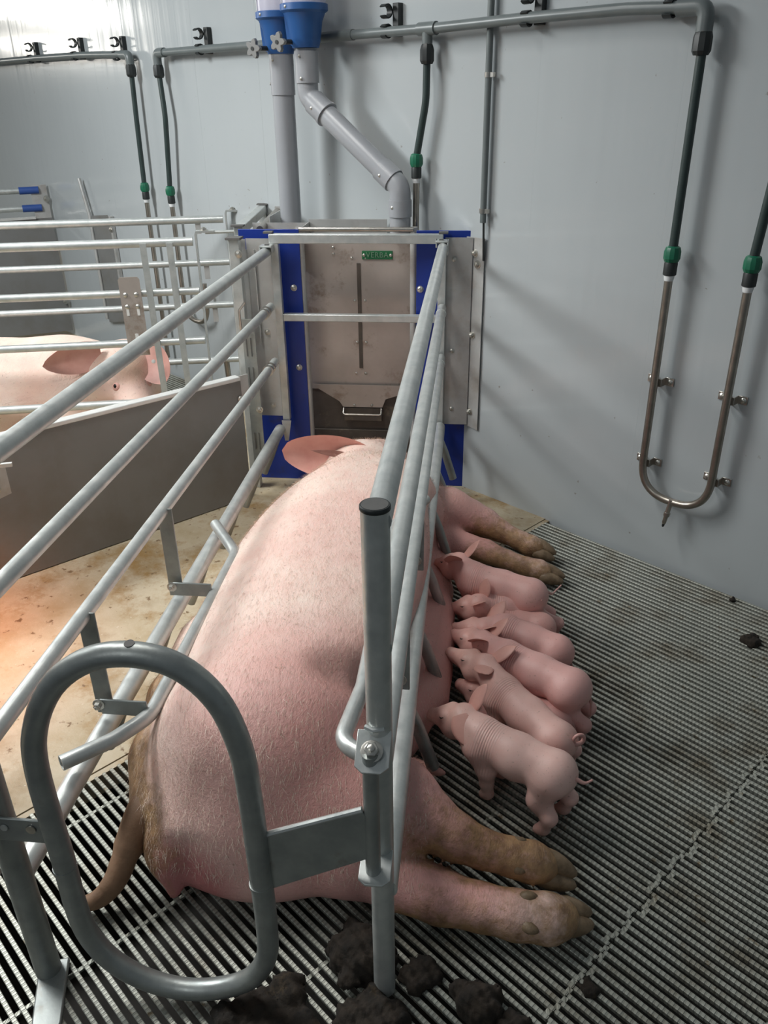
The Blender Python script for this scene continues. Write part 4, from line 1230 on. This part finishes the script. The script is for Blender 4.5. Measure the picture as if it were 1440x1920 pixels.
    # hooves: two claws on every foot
    def claws(p, d, side, up, s=1.0, spread=0.019):
        p, d, side, up = V(p), V(d).normalized(), V(side).normalized(), V(up).normalized()
        for sg in (-1, 1):
            b0 = p + side * (spread * sg)
            mb = MB().lathe(b0 - side * sg * 0.002, (d - side * sg * 0.10 - up * 0.10).normalized(), [(0.010, -0.022), (0.0215 * s, -0.012), (0.0235 * s, 0.010), (0.0215 * s, 0.028), (0.0165 * s, 0.046), (0.0095 * s, 0.060), (0.002, 0.066)], 16)
            mb.build('hoof', 'hoof', t, smooth=60)
    claws((0.196, 1.180, 0.078), (1, -0.12, -0.25), (0.15, 0.6, 0.75), (0, 0, 1))
    claws((0.222, 1.097, 0.044), (1, 0.16, -0.10), (-0.1, 0.95, 0.45), (0, 0, 1))
    claws((0.268, 2.553, 0.056), (1, -0.35, -0.2), (0.3, 0.8, 0.6), (0, 0, 1), 0.95)
    claws((0.285, 2.418, 0.038), (1, -0.3, -0.1), (0.3, 0.9, 0.4), (0, 0, 1), 0.95)
    for p, d in (((0.128, 1.153, 0.106), (0.85, -0.4, 0.0)), ((0.130, 1.196, 0.126), (0.85, 0.2, 0.2)), ((0.150, 1.050, 0.068), (0.85, -0.4, 0.0)), ((0.148, 1.098, 0.090), (0.85, 0.1, 0.1))):
        d = V(d).normalized(); p = V(p)
        MB().lathe(p, d, [(0.006, -0.014), (0.0115, -0.006), (0.0120, 0.006), (0.008, 0.017), (0.002, 0.023)], 12).build('dewclaw', 'hoof', t, smooth=60)
    for (x, y, z) in ((-0.052, 1.425, 0.085),):
        tube_part('teat', [(x - 0.05, y + 0.01, z + 0.004), (x, y, z), (x + 0.020, y - 0.004, z - 0.002), (x + 0.030, y - 0.005, z - 0.003)], [0.018, 0.012, 0.0085, 0.003], 'pig_ear', t, seg=10)
    return t
build_sow()

# ---- piglets
def piglet(label, snout, poll, sh, hip, feet, tail, mid=None, r=1.0, ears=None, tone=(0.76, 0.455, 0.405), lying=False, eyes=True):
    """sh, hip: points on the back line; feet: {fl, fr, hl, hr} ground points (l = left of travel)"""
    snout, poll, sh, hip = [np.array(q, float) for q in (snout, poll, sh, hip)]
    fw = sh - hip; fw[2] = 0; fw /= np.linalg.norm(fw)
    sd = np.array([-fw[1], fw[0], 0])
    up = np.array([0, 0, 1.0])
    rs, rm, rh = 0.049 * r, 0.051 * r, 0.047 * r
    shc, hpc = sh - up * rs, hip - up * rh
    mdc = (shc + hpc) / 2 - up * 0.004 if mid is None else np.array(mid) - up * rm
    bk_ = poll - snout; bk_[2] = 0; bk_ = bk_ / np.linalg.norm(bk_); poll = poll + bk_ * 0.018; snout = snout + bk_ * 0.010 + np.array((0, 0, 0.004))
    hc = poll - up * 0.036 * r
    hd = snout - hc; hl = np.linalg.norm(hd); hd /= hl
    pts = [snout, poll, sh, hip] + [np.array((*q[:2], 0)) for q in feet.values()] + [np.array(tail[0])]
    lo = np.min(pts, 0) - 0.09; hi = np.max(pts, 0) + 0.09; lo[2] = -0.006; hi[2] = max(poll[2], sh[2], hip[2]) + 0.03
    S = SDF(lo, hi, 0.0036)
    S.cone(shc, mdc, rs, rm, 0.012); S.cone(mdc, hpc, rm, rh, 0.012)
    S.ball(shc - up * 0.016 + fw * 0.012, (0.040 * r,) * 3, 0.02)
    S.ball(mdc - up * 0.008, (0.060 * r, 0.047 * r, 0.047 * r), 0.02, (fw, sd, up))
    S.ball(hpc - fw * 0.010 - up * 0.004, (0.045 * r,) * 3, 0.02)
    # neck, head, snout
    S.cone(shc + up * 0.004 + fw * 0.015, hc - hd * 0.010, 0.043 * r, 0.037 * r, 0.022)
    S.cone(hc, hc + hd * hl * 0.42, 0.038 * r, 0.029 * r, 0.014)
    S.cone(hc + hd * hl * 0.40, snout - hd * 0.008, 0.029 * r, 0.0175 * r, 0.016)
    hs = np.cross(up, hd); hs /= np.linalg.norm(hs)
    hu = np.cross(hd, hs)
    for s in (-1, 1):
        S.ball(hc + hd * hl * 0.22 + hs * s * 0.018 - hu * 0.016, (0.026 * r,) * 3, 0.018)
        S.ball(hc + hd * hl * 0.36 + hs * s * 0.021 + hu * 0.017, (0.012 * r,) * 3, 0.012)
    S.ball(snout - hd * 0.004, (0.0065, 0.0185 * r, 0.0165 * r), 0.004, (hd, hs, hu))
    S.cone(hc + hd * hl * 0.45 - hu * 0.016, snout - hd * 0.022 - hu * 0.014, 0.018 * r, 0.011 * r, 0.012)
    # legs
    for key, g in feet.items():
        s = -1 if key[1] == 'l' else 1
        g = np.array((g[0], g[1], 0.0 if len(g) < 3 else g[2]), float)
        if key[0] == 'h':
            hj = hpc + sd * s * 0.025 - up * 0.014
            if lying:
                kn = hj + fw * 0.045 - up * 0.020 + sd * s * 0.014
                hk = kn - fw * 0.060 - up * 0.020
                S.chain([hj, kn, hk, g + up * 0.012], [0.040 * r, 0.028 * r, 0.017, 0.012], 0.016)
            else:
                kn = hj * 0.55 + g * 0.45 + fw * 0.015 + up * 0.012 + sd * s * 0.002
                hk = g - fw * 0.012 + up * 0.060
                S.chain([hj, kn], [0.038 * r, 0.0270 * r], 0.022)
                S.chain([kn, hk, g + up * 0.020, g + fw * 0.014 + up * 0.009], [0.0265 * r, 0.0165, 0.0130, 0.0110], 0.014)
        else:
            sj = shc + sd * s * 0.030 - up * 0.012
            if lying:
                S.chain([sj, sj + fw * 0.03 - up * 0.03, g + up * 0.012], [0.036 * r, 0.020, 0.012], 0.018)
            else:
                el = sj * 0.55 + g * 0.45 - fw * 0.012 + up * 0.012
                wr = g + up * 0.050 + fw * 0.004
                S.chain([sj, el], [0.032 * r, 0.0225 * r], 0.018)
                S.chain([el, wr, g + up * 0.018, g + fw * 0.012 + up * 0.009], [0.0225 * r, 0.0150, 0.0125, 0.0105], 0.014)
    S.ground(0.0012, 0.003)
    v, f = S.mesh()
    loc = (shc + hpc) / 2; loc[2] = 0
    c = np.tile(np.array(tone), (len(v), 1))
    c = mixcol(c, np.clip(fall(v, hc + hd * hl * 0.3, (0.07, 0.07, 0.07)), 0, 1) * 0.45, (0.74, 0.46, 0.38))
    c = mixcol(c, np.clip(fall(v, snout, (0.026, 0.026, 0.026)) * 1.4, 0, 1) * 0.75, (0.50, 0.25, 0.20))
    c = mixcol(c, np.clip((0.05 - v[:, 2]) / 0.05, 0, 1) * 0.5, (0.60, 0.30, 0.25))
    spine = (v - shc) @ fw
    fold = np.clip(1 - np.abs(spine + 0.022) / 0.034, 0, 1) * np.clip((v[:, 2] - 0.06) / 0.05, 0, 1)
    t = thing('piglet', loc, label, 'piglet')
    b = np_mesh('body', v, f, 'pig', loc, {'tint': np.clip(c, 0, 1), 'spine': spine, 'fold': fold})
    b.parent = t
    ears = ears or {}
    for s, key in ((-1, 'l'), (1, 'r')):
        base = hc + hs * s * 0.027 + hu * 0.023 - hd * 0.020
        tipd = ears.get(key, None)
        tip = base + (hs * s * 0.042 + hu * 0.040 - hd * 0.034 if tipd is None else hs * s * tipd[0] + hu * tipd[1] + hd * tipd[2])
        base = base - (tip - base) * 0.12
        wdir = hd * 0.9 + hs * s * 0.5
        leaf('ear', base, tip, wdir, 0.029 * r, 'pig_ear', t, cup=0.16 * (1 if s > 0 else -1), thick=0.0018, nu=12, nv=9, point=0.72)
    if eyes:
        for s in (-1, 1):
            ec = S.surf(hc + hd * hl * 0.36 + hu * 0.013, hs * s + hu * 0.25) - hs * s * 0.0008
            MB().tube([ec - hd * 0.0065 - hs * s * 0.001, ec + hs * s * 0.0006 - hu * 0.0015, ec + hd * 0.0055 - hs * s * 0.0015], [0.0010, 0.0024, 0.0010], seg=8, fillet=0.004).build('eye', 'eye', t, smooth=60)
    for s in (-1, 1):
        nc = snout + hd * 0.0032 + hs * s * 0.006
        MB().lathe(nc, hd, [(0.0028, 0), (0.0028, 0.0006)], 10).build('nostril', 'eye', t)
    tl = [hpc - fw * (rh * 0.6) + up * 0.012] + [np.array(q) for q in tail]
    n = len(tl)
    tube_part('tail', tl, [0.0078, 0.0062] + [0.0056 * (1 - 0.45 * i / (n - 1)) for i in range(n)] + [0.0024], 'tail_skin', t, fillet=0.02, seg=10)
    return t

def curl(c, r, ax1, ax2, turns=1.1, n=12):
    return [np.array(c) + np.array(ax1) * r * math.cos(2 * math.pi * turns * i / n) + np.array(ax2) * r * math.sin(2 * math.pi * turns * i / n) for i in range(n + 1)]

piglet('pale piglet standing in front of the others, nearest the camera', (-0.072, 1.572, 0.125), (-0.003, 1.530, 0.196), (0.066, 1.475, 0.196), (0.218, 1.382, 0.196),
       {'fl': (0.115, 1.500), 'fr': (0.079, 1.430), 'hl': (0.255, 1.400), 'hr': (0.203, 1.335)}, [(0.262, 1.356, 0.158), (0.285, 1.352, 0.146), (0.302, 1.360, 0.152)],
       tone=(0.80, 0.535, 0.475), ears={'r': (0.036, -0.050, -0.030), 'l': (0.026, 0.050, -0.042)})
piglet('piglet with a ring-curled tail, second from the front', (-0.036, 1.838, 0.120), (0.052, 1.762, 0.176), (0.118, 1.662, 0.176), (0.235, 1.515, 0.168),
       {'fl': (0.165, 1.690), 'fr': (0.100, 1.640), 'hl': (0.282, 1.560), 'hr': (0.215, 1.480)}, [(0.262, 1.488, 0.135)] + curl((0.287, 1.493, 0.145), 0.0145, (0, 0, -1), (0.9, 0.3, 0), 1.15),
       tone=(0.77, 0.485, 0.43), r=0.95, ears={'r': (0.030, 0.010, -0.048), 'l': (0.036, 0.034, -0.045)})
piglet('standing piglet with a long hanging tail, third from the front', (-0.030, 1.950, 0.100), (0.045, 1.885, 0.164), (0.135, 1.795, 0.186), (0.285, 1.685, 0.194),
       {'fl': (0.185, 1.84), 'fr': (0.120, 1.755), 'hl': (0.335, 1.715), 'hr': (0.315, 1.648)}, [(0.326, 1.672, 0.155), (0.340, 1.668, 0.110), (0.345, 1.672, 0.065)],
       tone=(0.73, 0.42, 0.385), r=1.02)
piglet('small piglet lying under the long-tailed one, head in the shade', (-0.010, 1.765, 0.070), (0.055, 1.735, 0.105), (0.115, 1.710, 0.105), (0.245, 1.650, 0.112),
       {'fl': (0.13, 1.76), 'fr': (0.12, 1.67), 'hl': (0.29, 1.69), 'hr': (0.27, 1.60)}, [(0.295, 1.63, 0.07), (0.305, 1.632, 0.045)], tone=(0.70, 0.39, 0.36), r=0.9, lying=True)
piglet('rosy piglet crouching behind the long-tailed one, fourth from the front', (-0.030, 1.985, 0.095), (0.050, 1.965, 0.146), (0.135, 1.965, 0.158), (0.268, 1.895, 0.148),
       {'fl': (0.16, 2.01), 'fr': (0.13, 1.93), 'hl': (0.305, 1.96), 'hr': (0.290, 1.86)}, [(0.305, 1.872, 0.105), (0.316, 1.868, 0.07)], tone=(0.72, 0.405, 0.37), r=0.98, lying=True)
piglet('piglet seen only by its rump, wedged between its neighbours', (0.01, 2.065, 0.070), (0.065, 2.060, 0.115), (0.13, 2.055, 0.125), (0.232, 2.028, 0.130),
       {'fl': (0.15, 2.09), 'fr': (0.14, 2.01), 'hl': (0.26, 2.06), 'hr': (0.255, 1.98)}, [(0.272, 2.01, 0.08), (0.28, 2.01, 0.05)], tone=(0.72, 0.41, 0.37), r=0.92, lying=True, eyes=False)
piglet('piglet with one pricked ear in the middle of the row', (-0.040, 2.090, 0.095), (0.030, 2.068, 0.160), (0.090, 2.085, 0.150), (0.190, 2.095, 0.150),
       {'fl': (0.11, 2.13), 'fr': (0.095, 2.05), 'hl': (0.22, 2.13), 'hr': (0.21, 2.06)}, [(0.225, 2.075, 0.150), (0.24, 2.06, 0.16)], tone=(0.73, 0.425, 0.385), r=0.94, ears={'l': (0.018, 0.045, -0.02), 'r': (0.03, 0.02, -0.03)})
piglet('farthest piglet of the row, standing beside the front trotters', (-0.088, 2.300, 0.130), (-0.030, 2.250, 0.200), (0.040, 2.185, 0.198), (0.205, 2.108, 0.198),
       {'fl': (0.075, 2.225), 'fr': (0.010, 2.170), 'hl': (0.265, 2.150), 'hr': (0.285, 2.095)}, [(0.252, 2.100, 0.165), (0.275, 2.12, 0.145), (0.305, 2.165, 0.150)], tone=(0.74, 0.43, 0.39), r=1.04)

# ---- the sow in the pen behind, lying on her belly, face turned to the camera
def build_sow2():
    loc = (-2.1, 3.52, 0.0)
    S = SDF((-2.95, 3.05, -0.01), (-1.22, 3.95, 0.62), 0.010)
    A = (d2, p2, Z)
    S.ball((-2.25, 3.50, 0.24), (0.62, 0.29, 0.275), 0.05, A)
    S.ball((-1.93, 3.58, 0.27), (0.28, 0.24, 0.24), 0.06, A)
    hc = np.array((-1.600, 3.555, 0.375)); sn = np.array((-1.470, 3.330, 0.150))
    S.cone((-1.88, 3.61, 0.28), hc, 0.205, 0.120, 0.05)
    S.ball(hc, (0.125, 0.115, 0.125), 0.04)
    hd = (sn - hc) / np.linalg.norm(sn - hc); hs = np.cross((0, 0, 1), hd); hs /= np.linalg.norm(hs); hu = np.cross(hd, hs)
    S.cone(hc, hc * 0.4 + sn * 0.6, 0.112, 0.078, 0.04)
    S.cone(hc * 0.45 + sn * 0.55, sn, 0.074, 0.052, 0.03)
    for s in (-1, 1):
        S.ball(hc + hd * 0.08 + hs * s * 0.075 - hu * 0.05, 0.07, 0.04)
        S.ball(hc + hd * 0.085 + hs * s * 0.070 + hu * 0.055, 0.026, 0.025)
    S.ball(sn + hd * 0.01, (0.014, 0.052, 0.046), 0.01, (hd, hs, hu))
    for s in (-1, 1):
        S.chain([(-1.85, 3.55 + 0.16 * s, 0.14), (-1.68, 3.52 + 0.17 * s, 0.05), (-1.55, 3.50 + 0.16 * s, 0.035)], [0.09, 0.05, 0.035], 0.04)
    S.ground(0.004, 0.01)
    v, f = S.mesh()
    c = np.tile(np.array([0.90, 0.72, 0.61]), (len(v), 1))
    c = mixcol(c, np.clip(fall(v, hc + hd * 0.12, (0.17, 0.17, 0.17)), 0, 1) * 0.6, (0.74, 0.45, 0.38))
    c = mixcol(c, np.clip(fall(v, hc + hd * 0.06 + hu * 0.10, (0.09, 0.09, 0.10)) * 1.3, 0, 1) * 0.45, (0.42, 0.27, 0.12))
    c = mixcol(c, fall(v, (-1.95, 3.31, 0.35), (0.12, 0.1, 0.10)) * 0.4, (0.66, 0.30, 0.20))
    t = thing('sow', loc, 'sow in the pen behind, lying behind the rails with her face to the camera', 'pig')
    b = np_mesh('body', v, f, 'sow', loc, {'tint': np.clip(c, 0, 1)}); b.parent = t
    leaf('ear', (-1.670, 3.470, 0.470), (-1.872, 3.300, 0.455), (0.1, 0.3, -0.95), 0.080, 'ear_skin', t, cup=0.40, thick=0.004, nu=18, nv=11, point=0.6)
    leaf('ear', (-1.495, 3.520, 0.470), (-1.372, 3.440, 0.350), (0.65, 0.2, 0.6), 0.088, 'ear_skin', t, cup=0.30, thick=0.004, nu=18, nv=11, point=0.5)
    MB().lathe((-1.425, 3.455, 0.440), (0.2, -0.9, 0.3), [(0.009, 0), (0.009, 0.003), (0.006, 0.004)], 14).build('ear_tag', 'tag', t)
    for s in (-1, 1):
        od = hs * s * 0.70 + hu * 0.60 + hd * 0.25; od /= np.linalg.norm(od)
        ec = S.surf(hc + hd * 0.105 + hs * s * 0.02 + hu * 0.01, od) - od * 0.001
        lid = MB().lathe(ec - od * 0.006, od, [(0.022, 0), (0.021, 0.006), (0.015, 0.011), (0.010, 0.012)], 18).build('eyelid', 'ear_skin', t, smooth=70)
        MB().lathe(ec, od, [(0.012, 0), (0.0115, 0.004), (0.008, 0.008), (0.003, 0.0095)], 16).build('eyeball', 'eye', lid, smooth=70)
    return t
build_sow2()

# ------------------------------------------------------------------ manure
def dung(label, c, r, group=None, seed=0, lumps=7, flat=0.5):
    rnd = random.Random(seed)
    S = SDF((c[0] - r * 2.0, c[1] - r * 2.0, -0.012), (c[0] + r * 2.0, c[1] + r * 2.0, r * 1.6), max(0.004, r / 14))
    S.ball((c[0], c[1], r * flat * 0.4), (r, r * 0.9, r * flat), 0.02)
    for k in range(lumps):
        a = rnd.uniform(0, 6.283); q = rnd.uniform(0.3, 0.95) * r; rr = rnd.uniform(0.25, 0.5) * r
        S.ball((c[0] + math.cos(a) * q, c[1] + math.sin(a) * q, rnd.uniform(0.1, 0.6) * r * flat), (rr, rr * rnd.uniform(0.7, 1.1), rr * 0.7), r * 0.12)
    gx, gy, gz = np.meshgrid(*S.ax, indexing='ij', sparse=True)
    S.d = (S.d + 0.0045 * np.sin(gx * 140 + seed) * np.sin(gy * 155 + gx * 60) + 0.003 * np.sin(gx * 330 + gz * 210 + seed * 2) * np.sin(gy * 310 - gx * 90) + 0.003 * np.sin(gy * 83 + gx * 71)).astype(np.float32)
    S.ground(-0.006, 0.004)
    v, f = S.mesh()
    o = np_mesh('manure', v, f, 'dung', (c[0], c[1], 0.0))
    o.location = (c[0], c[1], 0.0)
    return tag(o, label, 'manure', group or 'manure lumps on the slats')

dung('large dark manure heap against the foot of the gate post', (-0.170, 0.995), 0.062, seed=1, lumps=12, flat=0.75)
dung('dark manure smeared under the gate post, in front of its foot', (-0.135, 0.875), 0.060, seed=8, lumps=10, flat=0.35)
dung('flat dark manure pile at the bottom edge between gate loop and post', (-0.325, 0.858), 0.078, seed=2, lumps=12, flat=0.22)
dung('crumbled manure to the right of the gate post foot', (-0.055, 0.975), 0.036, seed=3, lumps=10, flat=0.5)
dung('round black manure lump at the bottom edge, right of the post', (0.060, 0.922), 0.046, seed=4, lumps=3, flat=0.8)
dung('manure lump right beside the round black one, cut by the bottom edge', (0.118, 0.890), 0.034, seed=5, lumps=4, flat=0.6)
dung('thin manure crumbs on the slats below the hind trotters, right of the lumps', (0.268, 0.985), 0.018, seed=6, lumps=8, flat=0.35)
dung('small dry manure lump on the slats near the right edge', (0.885, 2.125), 0.030, seed=7, lumps=4, flat=0.5)
dung('tiny manure crumb where slats meet the right wall', (0.893, 2.355), 0.013, seed=9, lumps=3, flat=0.7)
